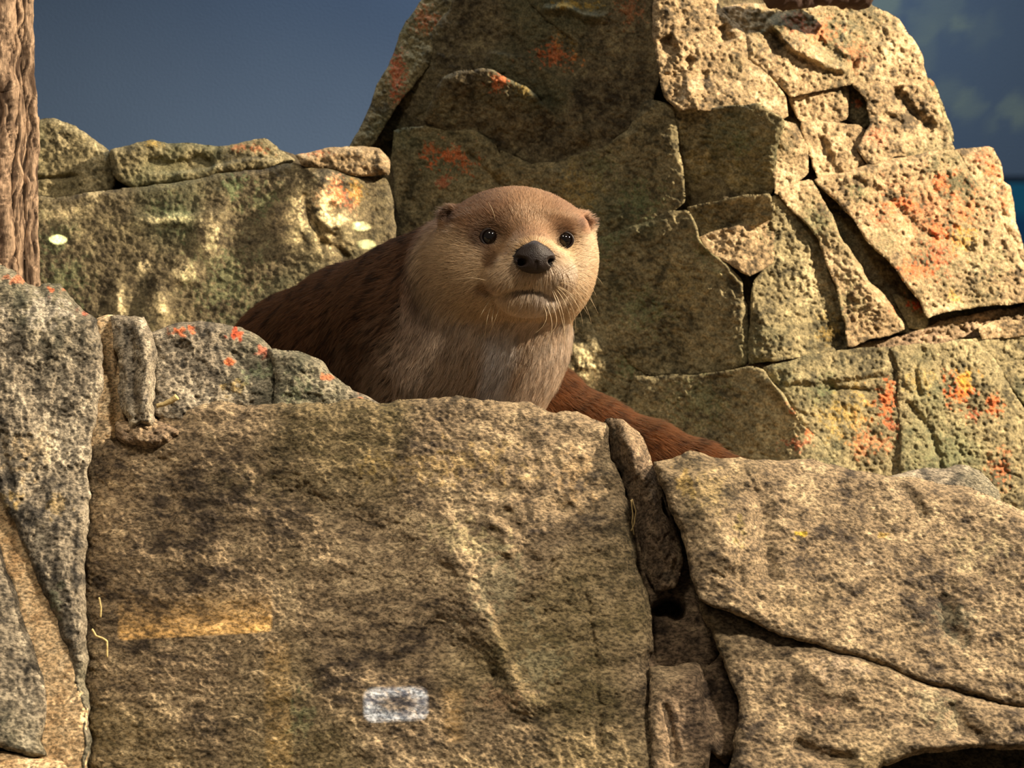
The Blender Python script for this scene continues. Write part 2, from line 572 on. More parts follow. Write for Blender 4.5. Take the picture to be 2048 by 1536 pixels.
wall_paint()
fl = mesh('floor', [(-2.6, -0.6, 0.6), (2.6, -0.6, 0.6), (2.6, 3.7, 0.6), (-2.6, 3.7, 0.6)], [(0, 1, 2, 3)],
          plain('concrete', (96, 84, 66), 0.9, 0.2, 0, 0.4, 60), None, None, False)
fl['kind'] = 'structure'

# ------------------------------------------------------------------ the tall cliff behind the otter
def Dc(u, v):
    ur = 1330 + 0.30 * v
    s = (u - ur) / 1000
    return 1.98 + 0.24 * (850 - v) / 1000 + np.where(s > 0, 0.42 * s, -0.34 * s) + 0.02


cliff = thing('rock_cliff', 'tall jointed rockwork cliff with orange lichen behind the otter', 'rock', W(1400, 1000, 2.1))
cliff.location.z = 0.6


def C(poly, off=0.0, tilt=(0, 0), **k):
    c = np.mean(np.asarray(poly, float), 0)
    k.setdefault('mat', M_CLIFF); k['rim'] = k.get('rim', 12) * 0.38; k.setdefault('amp', 0.75); k.setdefault('edge', 4.5)
    f0 = float(Dc(c[0], c[1]))
    k.setdefault('grow', 4.5); k.setdefault('crackle', 1.6); k.setdefault('rough', 0.8)
    if k.pop('facet', False):
        return block(cliff, 'rock_block', poly, lambda u, v: f0 + off * 0.6 + 0 * u, (tilt[0] * .8, tilt[1] * .8), **k)
    return block(cliff, 'rock_block', poly, lambda u, v: f0 + off * 0.6 + 0.75 * (Dc(u, v) - f0), (tilt[0] * .35, tilt[1] * .45), **k)


# the mass behind the blocks, seen only in the joints
block(cliff, 'rock_core', [(700, 300), (735, 245), (790, 130), (850, 0), (880, -110), (1735, -110), (1745, 20), (1785, 45), (1835, 120),
      (1845, 175), (1900, 300), (2040, 540), (2260, 780), (2260, 1150), (1180, 1150), (1050, 900), (780, 700), (780, 420)],
      lambda u, v: Dc(u, v) + 0.047, rim=20, step=5, amp=0.7, pal='dark', mat=M_CLIFF, back=0.5)
C([(700, 297), (728, 245), (745, 210), (780, 130), (815, 45), (850, -5), (900, -80), (945, -80), (905, 20), (872, 60), (852, 130), (805, 190), (772, 240), (738, 295)],
  -0.01, (0.25, -0.45), pal='olive', spots=[(795, 150, (26, 70), RED, .6), (850, 40, (40, 30), ORANGE, .4)])
C([(738, 295), (772, 240), (805, 190), (852, 130), (872, 60), (905, 20), (945, -80), (1030, -80), (1062, 10), (1130, 64), (1210, 127), (1255, 162), (1262, 260), (1200, 298),
   (1125, 322), (1060, 330), (1000, 282), (950, 264), (870, 257), (800, 264)], 0.0, (-0.45, -0.05), pal='dark',
  spots=[(1110, 110, (55, 35), ORANGE, .55), (1150, 80, 40, YELLOW, .25)],
  feats=[('groove', [(1020, 60), (1080, 150), (1100, 210)], 8, 0.012), ('step', [(1190, 300), (1150, 180), (1060, 110), (960, 100)], 7, 0.02, 80)])
C([(888, 162), (920, 143), (970, 140), (1050, 178), (1100, 220), (1132, 265), (1128, 300), (1085, 326), (1050, 331), (1000, 302), (970, 272), (900, 262), (850, 240)],
  -0.06, (-0.25, 0.45), facet=True, pal='dark', rim=30, spots=[(1000, 160, (34, 26), ORANGE, .6), (1045, 175, 24, YELLOW, .3)])
C([(792, 262), (850, 256), (950, 266), (985, 282), (1003, 320), (1032, 370), (1062, 420), (1010, 480), (900, 520), (808, 500), (797, 400), (786, 330)], -0.05, (-0.15, 0.1),
  pal='olive', spots=[(905, 320, (60, 34), ORANGE, .7), (890, 365, 20, RED, .5), (870, 300, 30, ORANGE, .5)],
  feats=[('groove', [(930, 300), (980, 350), (1020, 390)], 6, 0.014)])
C([(1003, 302), (1060, 336), (1125, 322), (1200, 300), (1262, 265), (1290, 203), (1345, 212), (1354, 300), (1368, 400), (1330, 430), (1240, 475), (1180, 560), (1060, 560), (1045, 430), (1022, 360)],
  -0.04, (-0.22, 0.05), pal='olive', spots=[(1280, 400, (60, 60), GREEN, .5), (1150, 380, 60, YELLOW, .25), (1200, 330, 50, GREEN, .3)],
  feats=[('ridge', [(1100, 330), (1140, 400), (1160, 470)], 22, 0.012)])
C([(1035, -80), (1300, -80), (1312, 60), (1312, 164), (1300, 206), (1264, 262), (1254, 162), (1210, 124), (1130, 60), (1062, 8)], -0.03, (-0.3, 0.0), pal='dark',
  spots=[(1150, 10, (70, 12), YELLOW, .5), (1260, 20, 40, ORANGE, .3)],  # YELLOW paints the lit top edge into the rock colour
  feats=[('ridge', [(1075, 18), (1130, 14), (1170, 32), (1225, 34)], 9, 0.018)])
C([(1314, -80), (1400, -80), (1440, 20), (1488, 70), (1490, 116), (1540, 157), (1568, 197), (1572, 230), (1556, 240), (1520, 206), (1420, 216), (1360, 217), (1332, 190), (1316, 120), (1308, 60)],
  -0.05, (0.42, -0.35), pal='pale', amp=1.0, rim=14,
  feats=[('groove', [(1330, 70), (1350, 110)], 12, 0.022), ('groove', [(1440, 50), (1455, 85)], 12, 0.022), ('groove', [(1370, 115), (1385, 130)], 12, 0.02), ('groove', [(1340, 150), (1420, 150)], 8, 0.012)])
C([(1350, 215), (1420, 219), (1520, 208), (1564, 242), (1553, 290), (1546, 360), (1540, 386), (1460, 396), (1380, 411), (1366, 350), (1353, 280)], 0.0, (-0.25, 0.4), facet=True,
  pal='olive', rim=9, spots=[(1480, 290, (40, 40), GREEN, .35)])
C([(1560, 246), (1590, 250), (1610, 290), (1613, 345), (1590, 361), (1552, 386), (1549, 330), (1559, 290)], -0.05, (0.5, -0.1), pal='pale', amp=0.95)
C([(1446, 16), (1500, 8), (1740, 12), (1792, 38), (1842, 110), (1853, 166), (1760, 172), (1700, 165), (1650, 176), (1580, 192), (1542, 150), (1498, 112), (1492, 70)],
  -0.02, (0.38, -0.4), pal='pale', amp=1.0, rim=16, spots=[(1640, 60, (50, 40), ORANGE, .4), (1590, 40, 30, RED, .3), (1710, 110, 40, ORANGE, .25)],
  feats=[('step', [(1530, 40), (1575, 100), (1640, 130), (1700, 150)], 7, 0.03, 60), ('groove', [(1620, 70), (1680, 120), (1720, 130)], 14, 0.02), ('groove', [(1540, 60), (1560, 110)], 12, 0.015)])
C([(1706, 168), (1760, 172), (1853, 167), (1876, 220), (1906, 299), (1850, 306), (1790, 309), (1742, 330), (1718, 300), (1742, 250), (1738, 200)], -0.03, (0.4, -0.3),
  pal='pale', amp=1.0, spots=[(1750, 270, 30, RED, .35)], feats=[('groove', [(1780, 170), (1830, 230), (1870, 260)], 12, 0.022), ('groove', [(1760, 230), (1810, 245)], 8, 0.012)])
C([(1578, 194), (1650, 178), (1692, 172), (1690, 236), (1665, 246), (1602, 242)], 0.02, (0.15, -0.1), pal='pale', amp=0.95)
C([(1690, 172), (1708, 170), (1738, 205), (1740, 250), (1716, 252), (1692, 236)], 0.05, (-0.3, 0.1), pal='olive', spots=[(1712, 205, 16, ORANGE, .5)])
C([(1604, 246), (1660, 248), (1716, 254), (1738, 270), (1716, 300), (1738, 328), (1690, 343), (1640, 356), (1618, 300)], -0.01, (0.36, -0.2), pal='pale', amp=1.0,
  feats=[('groove', [(1640, 270), (1660, 330)], 10, 0.014)])
C([(1634, 362), (1700, 346), (1760, 327), (1850, 309), (1908, 304), (1990, 425), (2062, 560), (2200, 640), (2200, 620), (2048, 600), (1960, 609), (1890, 619), (1852, 634), (1842, 600), (1796, 538), (1738, 478), (1706, 430), (1664, 390)],
  -0.05, (0.36, -0.3), pal='pale', amp=1.0, rim=14,
  spots=[(1850, 440, (170, 130), ORANGE, .22), (1760, 500, (50, 90), BLACK, .3), (1930, 560, (60, 40), BLACK, .25), (1800, 410, (60, 24), ORANGE, .6), (1890, 460, (60, 26), ORANGE, .5), (1830, 540, (60, 30), ORANGE, .5), (1760, 440, (30, 20), RED, .4), (1890, 365, 30, ORANGE, .6), (1930, 420, 40, ORANGE, .4), (1925, 480, 40, YELLOW, .5),
         (1720, 380, (40, 40), GREEN, .4), (1780, 480, 60, GREEN, .35), (1980, 520, 60, GREEN, .35), (1905, 590, 20, YELLOW, .6), (1880, 500, 50, RED, .4)],
  feats=[('groove', [(1690, 345), (1780, 400), (1850, 470), (1960, 500)], 8, 0.008), ('ridge', [(1700, 440), (1780, 520), (1840, 600)], 26, 0.02)])
C([(1556, 382), (1620, 361), (1640, 396), (1664, 434), (1674, 474), (1722, 545), (1774, 606), (1806, 655), (1745, 672), (1694, 692), (1692, 640), (1672, 560), (1642, 480), (1592, 420)],
  -0.04, (0.4, -0.2), pal='pale', amp=0.95, spots=[(1640, 440, 50, GREEN, .3), (1795, 610, 24, ORANGE, .6), (1700, 600, 60, GREEN, .3)],
  feats=[('step', [(1800, 640), (1740, 570), (1690, 480), (1640, 400)], 8, 0.025, 50)])
C([(1816, 600), (1832, 604), (1850, 634), (1845, 655), (1820, 652), (1790, 590)], 0.02, (0.1, 0), pal='olive', spots=[(1830, 612, (24, 24), RED, .9)])
C([(1505, 440), (1552, 392), (1590, 422), (1640, 482), (1670, 560), (1690, 640), (1692, 696), (1600, 712), (1520, 722), (1500, 728), (1502, 650), (1512, 560), (1545, 520)],
  -0.02, (-0.1, -0.15), pal='olive', amp=1.1, feats=[('plane', [(1560, 380), (1560, 500), (1560, 600), (1590, 740)], 0.22)], spots=[(1620, 560, (60, 90), WHITE, .45), (1660, 660, 40, YELLOW, .3)])  # WHITE paints the lit right part of this block
C([(1180, 560), (1200, 478), (1330, 430), (1376, 421), (1386, 446), (1402, 490), (1450, 532), (1482, 562), (1490, 622), (1497, 700), (1494, 726), (1400, 746), (1292, 746), (1240, 702), (1172, 690)],
  -0.03, (-0.16, 0.0), pal='olive', rim=14, amp=0.8, spots=[(1200, 480, 60, GREEN, .4), (1290, 620, (70, 60), GREEN, .4), (1370, 560, 70, YELLOW, .12), (1420, 500, (40, 60), GREEN, .35)],
  feats=[('ridge', [(1384, 430), (1396, 480), (1450, 525), (1484, 570), (1490, 600)], 9, 0.02), ('plane', [(1380, 420), (1434, 532), (1478, 600), (1490, 740)], 1.2)])
C([(1380, 417), (1465, 400), (1540, 391), (1546, 432), (1505, 446), (1460, 456), (1402, 472), (1386, 442)], 0.0, (-0.2, 0.3), facet=True, pal='olive', rim=8)
C([(1402, 476), (1460, 460), (1508, 448), (1546, 440), (1544, 520), (1500, 548), (1472, 534), (1424, 502)], -0.02, (0.45, -0.3), pal='pale', amp=0.95)
C([(1090, 640), (1172, 640), (1240, 704), (1290, 748), (1262, 850), (1200, 900), (1100, 900), (1060, 720)], -0.03, (0.0, -0.05), pal='olive', amp=0.95,
  spots=[(1170, 730, (44, 80), WHITE, .8), (1230, 820, (40, 40), WHITE, .5), (1270, 730, 40, GREEN, .5)], feats=[('bump', (1165, 735), (45, 60), 0.03), ('bump', (1235, 830), (35, 25), 0.02)])  # WHITE spots put the lit patches at the cliff foot into the colour
C([(1270, 757), (1400, 752), (1500, 737), (1530, 747), (1560, 790), (1602, 850), (1642, 882), (1720, 1200), (1240, 1200), (1250, 850)], -0.06, (-0.12, -0.1), pal='olive', amp=0.8,
  spots=[(1590, 815, 18, ORANGE, .7), (1625, 860, 18, ORANGE, .7), (1590, 890, (40, 20), RED, .45), (1400, 800, 80, GREEN, .3)],
  feats=[('ridge', [(1535, 750), (1570, 800), (1625, 870)], 8, 0.012)])
C([(1532, 737), (1620, 716), (1700, 702), (1780, 697), (1794, 720), (1800, 800), (1805, 870), (1802, 1200), (1720, 1200), (1644, 885), (1602, 845), (1562, 785)], -0.04, (0.06, -0.15), pal='olive', amp=1.0,
  spots=[(1770, 800, (34, 50), ORANGE, .75), (1690, 830, (60, 60), YELLOW, .4), (1780, 850, 26, RED, .5), (1650, 780, 40, GREEN, .3), (1740, 880, 50, ORANGE, .35)],
  feats=[('groove', [(1640, 780), (1700, 778), (1770, 785)], 6, 0.012), ('step', [(1560, 770), (1680, 760), (1790, 745)], 7, 0.014, 60)])
C([(1786, 697), (1850, 691), (1942, 682), (1986, 722), (2040, 812), (2220, 1010), (2500, 1250), (1806, 1220), (1806, 950), (1802, 800), (1796, 730)], -0.08, (0.12, -0.15), pal='olive', amp=1.0,
  spots=[(1920, 780, (44, 46), ORANGE, .9), (1930, 760, 28, YELLOW, .7), (1990, 810, 28, ORANGE, .8), (1950, 830, 20, RED, .5), (1840, 760, 40, YELLOW, .25), (2000, 930, 40, ORANGE, .4), (1900, 900, 80, GREEN, .2)],
  feats=[('groove', [(1810, 800), (1860, 860), (1890, 960)], 7, 0.012), ('groove', [(1850, 690), (1830, 740), (1840, 800)], 6, 0.01)])
C([(1942, 680), (2048, 664), (2220, 650), (2220, 940), (2050, 805), (1988, 718)], -0.02, (0.1, -0.2), pal='olive')
C([(1960, 655), (2000, 646), (2060, 638), (2220, 630), (2220, 655), (2048, 668), (1966, 672)], -0.03, (0.1, -0.2), pal='pale', rim=8)
C([(1906, 302), (1940, 297), (1986, 300), (1998, 330), (2005, 366), (2020, 374), (2026, 440), (2050, 520), (2140, 650), (2040, 540), (1985, 430), (1935, 350)], 0.1, (0.35, -0.1), pal='pale', amp=1.1,
  spots=[(1985, 340, (26, 30), ORANGE, .6), (2010, 400, (20, 40), ORANGE, .5), (1970, 310, 24, RED, .4)])
C([(1851, 158), (1864, 163), (1880, 205), (1904, 262), (1906, 284), (1880, 250), (1864, 215)], 0.06, (0.2, -0.1), pal='olive', rim=6, spots=[(1858, 168, 14, ORANGE, .8)])
C([(1628, 378), (1670, 386), (1745, 470), (1852, 632), (1848, 662), (1796, 662), (1716, 550), (1656, 450)], 0.035, (0, 0), pal='dark', spots=[(1830, 612, 26, RED, .9)])
C([(690, 470), (800, 480), (1000, 470), (1100, 560), (1110, 640), (1090, 720), (1110, 1150), (690, 1150)], 0.0, (-0.1, 0), pal='dark')
C([(1090, 890), (1250, 890), (1260, 1200), (1090, 1200)], 0.0, pal='olive')
# grit lodged in the long joint
block(cliff, 'grit', [(1290, 748), (1390, 738), (1440, 728), (1500, 724), (1530, 730), (1640, 706), (1720, 690), (1800, 672), (1900, 640), (2060, 610), (2060, 640), (1960, 668), (1850, 688), (1700, 700), (1540, 738), (1420, 752)],
      lambda u, v: Dc(u, v) + 0.015, rim=5, step=3, amp=1.6, pal='brown', mat=M_CLIFF, back=0.05)

# ------------------------------------------------------------------ the low ledge at the left, behind
ledge = thing('rock_ledge', 'low green and tan rockwork ledge between the tree trunk and the cliff', 'rock', W(420, 900, 2.1))
ledge.location.z = 0.6


def Lb(poly, d, tilt=(0, 0), **k):
    k.setdefault('crackle', 0.5); k.setdefault('back', 0.06); k.setdefault('mat', M_CLIFF); k.setdefault('rim', 16); k.setdefault('amp', 0.6); k.setdefault('edge', 5)
    return block(ledge, 'rock_block', poly, d, tilt, **k)


block(ledge, 'rock_core', [(-120, 280), (60, 262), (150, 275), (215, 318), (250, 310), (420, 305), (560, 300), (600, 320), (690, 312), (720, 345), (730, 500), (740, 900), (-120, 900)], 2.10, (0, -0.2),
      step=8, pal='core', mat=M_CLIFF, back=0.04)
Lb([(-120, 250), (60, 243), (110, 240), (150, 255), (190, 285), (216, 302), (224, 330), (230, 356), (226, 382), (150, 398), (60, 398), (-120, 396)], 2.05, (0.1, -0.2), pal='olive', rim=16,
   spots=[(130, 285, (24, 40), WHITE, .7), (190, 330, (22, 40), WHITE, .6), (175, 370, 30, WHITE, .5)], feats=[('groove', [(60, 358), (120, 355), (160, 352)], 5, 0.012)])
Lb([(222, 302), (250, 296), (300, 279), (340, 291), (400, 293), (470, 291), (530, 279), (560, 300), (588, 322), (560, 331), (500, 341), (420, 352), (330, 366), (260, 372), (228, 352)], 2.045, (0.1, -0.25),
   pal='olive', rim=12, spots=[(500, 295, (60, 14), ORANGE, .35), (440, 335, 14, WHITE, .6), (300, 285, (40, 12), YELLOW, .4)],
   feats=[('groove', [(280, 320), (340, 330), (400, 320), (430, 330)], 12, 0.016), ('step', [(570, 318), (500, 318), (430, 330), (340, 350)], 5, 0.014, 30)])
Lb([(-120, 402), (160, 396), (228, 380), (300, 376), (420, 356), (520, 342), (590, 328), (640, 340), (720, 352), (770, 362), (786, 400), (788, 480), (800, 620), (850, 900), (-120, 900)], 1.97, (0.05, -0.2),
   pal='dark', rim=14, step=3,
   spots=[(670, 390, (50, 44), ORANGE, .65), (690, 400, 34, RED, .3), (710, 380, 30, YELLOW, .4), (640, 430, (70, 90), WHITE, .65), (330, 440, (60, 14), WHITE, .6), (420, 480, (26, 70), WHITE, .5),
          (370, 545, (34, 30), WHITE, .55), (290, 530, (18, 24), WHITE, .5), (240, 600, (12, 40), WHITE, .55), (320, 610, (22, 46), WHITE, .55), (110, 430, (60, 26), WHITE, .4), (180, 380, (30, 30), WHITE, .4),  # WHITE blotches paint the ledge's lit patches into its colour
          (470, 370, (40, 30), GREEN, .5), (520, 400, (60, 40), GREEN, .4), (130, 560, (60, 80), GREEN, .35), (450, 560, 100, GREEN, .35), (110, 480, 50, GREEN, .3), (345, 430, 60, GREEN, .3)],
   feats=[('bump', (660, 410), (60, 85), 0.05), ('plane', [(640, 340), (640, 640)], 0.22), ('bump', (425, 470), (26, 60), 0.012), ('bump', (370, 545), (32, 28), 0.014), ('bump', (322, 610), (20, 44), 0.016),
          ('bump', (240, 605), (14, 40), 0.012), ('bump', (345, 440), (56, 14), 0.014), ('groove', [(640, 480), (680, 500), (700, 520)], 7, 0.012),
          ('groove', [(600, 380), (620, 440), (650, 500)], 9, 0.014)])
Lb([(592, 311), (640, 301), (700, 295), (760, 297), (779, 320), (776, 352), (720, 349), (650, 336), (604, 326)], 2.0, (0.2, -0.4), pal='pale', rim=18, amp=0.95, spots=[(640, 305, (40, 10), ORANGE, .4)])

# ------------------------------------------------------------------ rock shelf the otter sits on
def shelf():
    nx, ny = 90, 70
    X = np.linspace(-0.75, 0.95, nx); Y = np.linspace(1.17, 2.1, ny)
    XX, YY = np.meshgrid(X, Y)
    ZZ = 1.453 - 0.15 * np.clip(XX - 0.10, 0, None) - 0.15 * np.clip(XX - 0.32, 0, None) + 0.003 * fbm(XX * 12, YY * 12, 4, 77)
    P = np.stack([XX, YY, ZZ], -1).reshape(-1, 3)
    n = nx * ny
    B = P.copy(); B[:, 2] = 0.6
    i = np.arange(n).reshape(ny, nx)
    top = np.stack([i[:-1, :-1], i[:-1, 1:], i[1:, 1:], i[1:, :-1]], -1).reshape(-1, 4)
    rim = np.r_[i[0, :], i[1:, -1], i[-1, -2::-1], i[-2:0:-1, 0]]
    low = P[rim].copy(); low[:, 2] = 0.6
    k = len(rim)
    a = np.arange(k); b = (a + 1) % k
    side = np.stack([rim[b], rim[a], n + a, n + b], -1)
    Q = np.vstack([P, low])
    c = paint(Q[:, 0] * 2000, Q[:, 1] * 2000, Q[:, 0], Q[:, 1] + Q[:, 2], 'brown', 51, (), (1, 1))
    mesh('rock_shelf', Q, np.vstack([top, side]), M_FRONT, front, c)


# ------------------------------------------------------------------ the rock wall in front
front = thing('rock_barrier', 'grey-brown weathered rock barrier with deep clefts in front of the otter', 'rock', W(1024, 1536, 0.9))
front.location.z = 0.6
shelf()


def Df(u, v):
    return 1.07 - 0.24 * (v - 800) / 1000 - 0.02 * np.cos((u - 800) / 420)


def B(poly, off=0.0, tilt=(0, 0), **k):
    k.setdefault('rim', 22); k.setdefault('edge', 5)
    fs = k.pop('fscale', 0.55)
    k['feats'] = [f if f[0] == 'plane' else f[:3] + (f[3] * fs,) + f[4:] for f in k.get('feats', ())]
    return block(front, k.pop('name', 'rock_block'), poly, lambda u, v: Df(u, v) + off, tilt, **k)


B([(-200, 560), (60, 620), (200, 660), (300, 680), (540, 740), (700, 815), (1200, 860), (1300, 960), (1500, 960), (1900, 1010), (2620, 1120), (2620, 1660), (-200, 1660)], 0.06, step=8, pal='core',
  name='rock_core', rim=30, back=0.08)
# left boulder
B([(-200, 500), (0, 530), (40, 558), (76, 577), (116, 572), (150, 600), (190, 642), (207, 690), (206, 760), (196, 830), (182, 880), (172, 940), (178, 1000), (170, 1100), (168, 1200), (172, 1320), (176, 1450), (180, 1620),
   (166, 1620), (165, 1500), (160, 1420), (140, 1330), (112, 1230), (70, 1130), (32, 1040), (5, 990), (-40, 930), (-200, 800)], -0.05, (0.05, 0), pal='grey', rim=40, grain=(1.2, .9), amp=1.7, edge=8,
  spots=[(110, 578, (34, 14), ORANGE, .8), (30, 560, (34, 12), ORANGE, .5), (165, 625, (20, 14), RED, .4), (90, 620, (80, 50), (196, 184, 164), .5), (60, 740, (50, 30), BLACK, .18), (130, 780, 40, BLACK, .15), (20, 1000, 30, YELLOW, .3),
         (110, 1010, 40, YELLOW, .2), (60, 900, 60, (190, 160, 110), .3), (110, 1200, (30, 50), GREEN, .3)],
  feats=[('groove', [(-10, 860), (10, 930), (30, 985)], 12, 0.012), ('bump', (90, 650), (90, 70), 0.02), ('groove', [(30, 1010), (90, 975)], 6, 0.008), ('plane', [(150, 1000), (150, 600)], -0.1)])
# sand washed into the seam, and the low boulder under it
B([(-80, 890), (10, 970), (60, 1080), (110, 1190), (150, 1310), (172, 1420), (176, 1640), (60, 1640), (85, 1500), (85, 1400), (50, 1260), (20, 1160), (-20, 1070), (-80, 1000)], -0.042, (0, 0), pal='sand', name='sand_seam', label='pale sand washed into the seam',
  rim=6, amp=1.0)
B([(-200, 980), (-50, 1020), (-8, 1080), (26, 1175), (56, 1275), (84, 1350), (92, 1420), (80, 1480), (98, 1508), (50, 1508), (-200, 1450)], -0.056, (0.1, 0), pal='grey', rim=24,
  spots=[(20, 1180, 26, BLACK, .25), (70, 1380, 26, BLACK, .25), (30, 1060, 30, GREEN, .3)])
B([(-200, 1470), (60, 1518), (120, 1520), (160, 1560), (170, 1640), (-200, 1640)], -0.05, pal='sand', rim=24)
# upright sliver and its gritty gap
B([(228, 640), (262, 634), (284, 642), (300, 672), (309, 722), (306, 800), (304, 850), (262, 858), (246, 800), (240, 720), (230, 690)], 0.0, (0.1, 0), pal='grey', rim=12, grain=(1.5, .6), amp=2.2, edge=10, grow=5,
  feats=[('ridge', [(285, 650), (292, 740), (288, 840)], 14, 0.012), ('groove', [(262, 650), (264, 760), (268, 850)], 8, 0.010)], spots=[(262, 760, (16, 60), BLACK, .4), (285, 800, 20, (150, 140, 130), .4)])
B([(196, 640), (226, 634), (246, 640), (244, 760), (252, 860), (240, 890), (180, 895), (196, 830), (206, 760)], 0.02, (0, 0), pal='sand', name='grit', amp=1.0, rim=10, spots=[(236, 720, (8, 40), BLACK, .8), (205, 850, (10, 20), BLACK, .6)],
  feats=[('groove', [(237, 690), (236, 760)], 6, 0.02)])
B([(232, 846), (262, 850), (306, 844), (330, 852), (356, 868), (330, 886), (290, 892), (255, 880), (236, 872)], 0.004, pal='brown', rim=12, amp=2, edge=8)
# lichened lump
B([(303, 667), (350, 649), (400, 645), (440, 655), (482, 660), (520, 680), (542, 697), (572, 735), (570, 790), (556, 822), (500, 835), (420, 835), (360, 845), (308, 830), (310, 740)], 0.03, (0.1, -0.1), pal='grey', rim=30, amp=1.9, grow=5,
  spots=[(470, 668, (30, 16), RED, .95), (365, 660, (34, 14), ORANGE, .8), (520, 700, (20, 20), RED, .5), (458, 725, (16, 12), ORANGE, .8), (460, 770, (30, 20), YELLOW, .35), (505, 745, (40, 24), GREEN, .4), (360, 740, 40, BLACK, .15)])
B([(544, 699), (600, 712), (640, 726), (670, 760), (700, 787), (760, 812), (740, 836), (600, 840), (544, 836), (558, 760)], 0.032, (0.12, -0.1), pal='grey', rim=24, amp=1.8, grow=6,
  spots=[(655, 755, (14, 10), ORANGE, .6), (720, 798, 12, ORANGE, .5), (600, 790, 50, GREEN, .25)])
# the broad block
B([(176, 896), (216, 874), (300, 858), (330, 818), (440, 806), (530, 814), (610, 810), (700, 802), (760, 808), (800, 801), (860, 801), (912, 797), (960, 801), (1030, 808), (1100, 821), (1160, 832), (1203, 850), (1216, 890),
   (1236, 950), (1252, 1010), (1264, 1070), (1282, 1160), (1300, 1235), (1305, 1290), (1297, 1345), (1300, 1440), (1306, 1640), (180, 1640), (176, 1450), (172, 1320), (168, 1200), (174, 1000)], 0.0, (0, 0), rim=34,
  grain=(.75, 1.3), edge=8, amp=1.15,
  spots=[(560, 960, (180, 60), (112, 98, 66), .4), (640, 1010, (120, 70), BLACK, .18), (900, 930, (200, 60), YELLOW, .18), (940, 1080, (110, 50), (196, 178, 130), .5), (1000, 1180, (90, 90), (126, 126, 98), .4), (1150, 950, (60, 80), (170, 138, 92), .35),
         (450, 950, (160, 40), BLACK, .15), (300, 1050, (60, 80), BLACK, .25), (420, 1120, (120, 40), (182, 156, 118), .35), (1080, 1330, (80, 60), (150, 146, 112), .35), (900, 1250, (60, 60), BLACK, .15), (1190, 1080, (20, 30), BLACK, .25),
         (1230, 1180, (30, 50), BLACK, .2), (600, 1430, (40, 60), GREEN, .3), (390, 1350, (110, 60), (88, 70, 52), .35), (1000, 1400, (70, 40), (176, 140, 104), .35)],
  feats=[('plane', [(1080, 1700), (1000, 1200), (860, 960), (700, 840)], 0.045), ('bump', (1080, 1040), (160, 160), 0.022), 
         ('groove', [(1200, 1540), (1195, 1400), (1180, 1240), (1160, 1140)], 9, 0.007), ('groove', [(500, 960), (620, 1000), (760, 1060), (830, 1120)], 30, 0.012), ('groove', [(840, 1250), (930, 1310), (1010, 1360)], 46, 0.016),
         ('groove', [(330, 900), (340, 1000), (300, 1120)], 26, 0.012), ('ridge', [(880, 1060), (960, 1220), (1010, 1330), (1080, 1440)], 34, 0.016), ('step', [(260, 860), (420, 850), (600, 850)], 18, -0.012, 60)])
# wedge in the cleft
B([(1207, 850), (1222, 838), (1250, 842), (1276, 866), (1291, 900), (1302, 925), (1312, 960), (1324, 1020), (1344, 1060), (1362, 1100), (1363, 1140), (1350, 1172), (1312, 1180), (1294, 1130), (1278, 1060), (1262, 1000), (1242, 940), (1222, 890)],
  -0.004, (0.0, 0), pal='brown', rim=18, grain=(1.5, .6), amp=1.9, edge=8, grow=5, spots=[(1330, 1155, (26, 16), BLACK, .6), (1300, 1130, 18, (96, 78, 58), .5)],
  feats=[('plane', [(1330, 1200), (1300, 1040), (1262, 920), (1235, 830)], 0.5), ('ridge', [(1240, 850), (1290, 960), (1325, 1060), (1345, 1140)], 16, 0.018)])
B([(1235, 900), (1310, 935), (1345, 1024), (1372, 1085), (1392, 1190), (1450, 1290), (1420, 1335), (1330, 1350), (1292, 1340), (1300, 1235), (1268, 1080)], 0.022, (0, 0), pal='brown', name='grit', rim=12, amp=1.0,
  fscale=1, feats=[('groove', [(1318, 1222), (1332, 1214), (1350, 1220)], 11, 0.06, 0)], spots=[(1330, 1216, 20, BLACK, .7)])  # BLACK puts the shade of the carved hole into the colour
# right-hand block, upper slab and the low slab under its step
B([(1310, 924), (1342, 920), (1382, 908), (1422, 915), (1500, 921), (1560, 926), (1620, 921), (1682, 936), (1742, 948), (1830, 961), (1900, 970), (1980, 992), (2050, 1024), (2620, 1090), (2620, 1430), (2000, 1410), (1860, 1370), (1760, 1330),
   (1660, 1296), (1560, 1266), (1450, 1218), (1396, 1198), (1388, 1150), (1370, 1085), (1346, 1024), (1322, 966)], -0.015, (0, -0.02), rim=30, grain=(.8, 1.2),
  spots=[(1600, 1068, (18, 12), (206, 172, 48), .9), (1770, 1070, (20, 12), YELLOW, .5), (1370, 950, (30, 50), YELLOW, .3), (1480, 1050, (14, 50), (124, 112, 44), .5), (1420, 990, 60, (176, 152, 100), .35), (1800, 980, 40, BLACK, .2),
         (1740, 1125, (14, 10), (206, 190, 160), .6), (1900, 1240, (70, 60), (104, 104, 84), .5), (1960, 1100, (100, 50), (168, 152, 112), .4), (1880, 1210, 40, BLACK, .15), (1560, 1030, 50, BLACK, .15)],
  feats=[('ridge', [(1400, 930), (1420, 1040), (1470, 1150)], 36, 0.016), ('bump', (1480, 1060), (60, 140), 0.014), ('groove', [(1510, 960), (1530, 1080), (1540, 1180)], 22, 0.014),
         ('groove', [(1880, 1180), (1900, 1260), (1940, 1290)], 18, 0.014), ('groove', [(1780, 960), (1830, 1000), (1850, 1040)], 14, 0.010), ('plane', [(1900, 1500), (1900, 900)], -0.08)])
B([(1780, 952), (1850, 941), (1920, 933), (1960, 945), (1992, 976), (2000, 1000), (1960, 1010), (1880, 1000), (1790, 972)], 0.03, (0.1, -0.2), pal='grey', rim=22, amp=0.95)
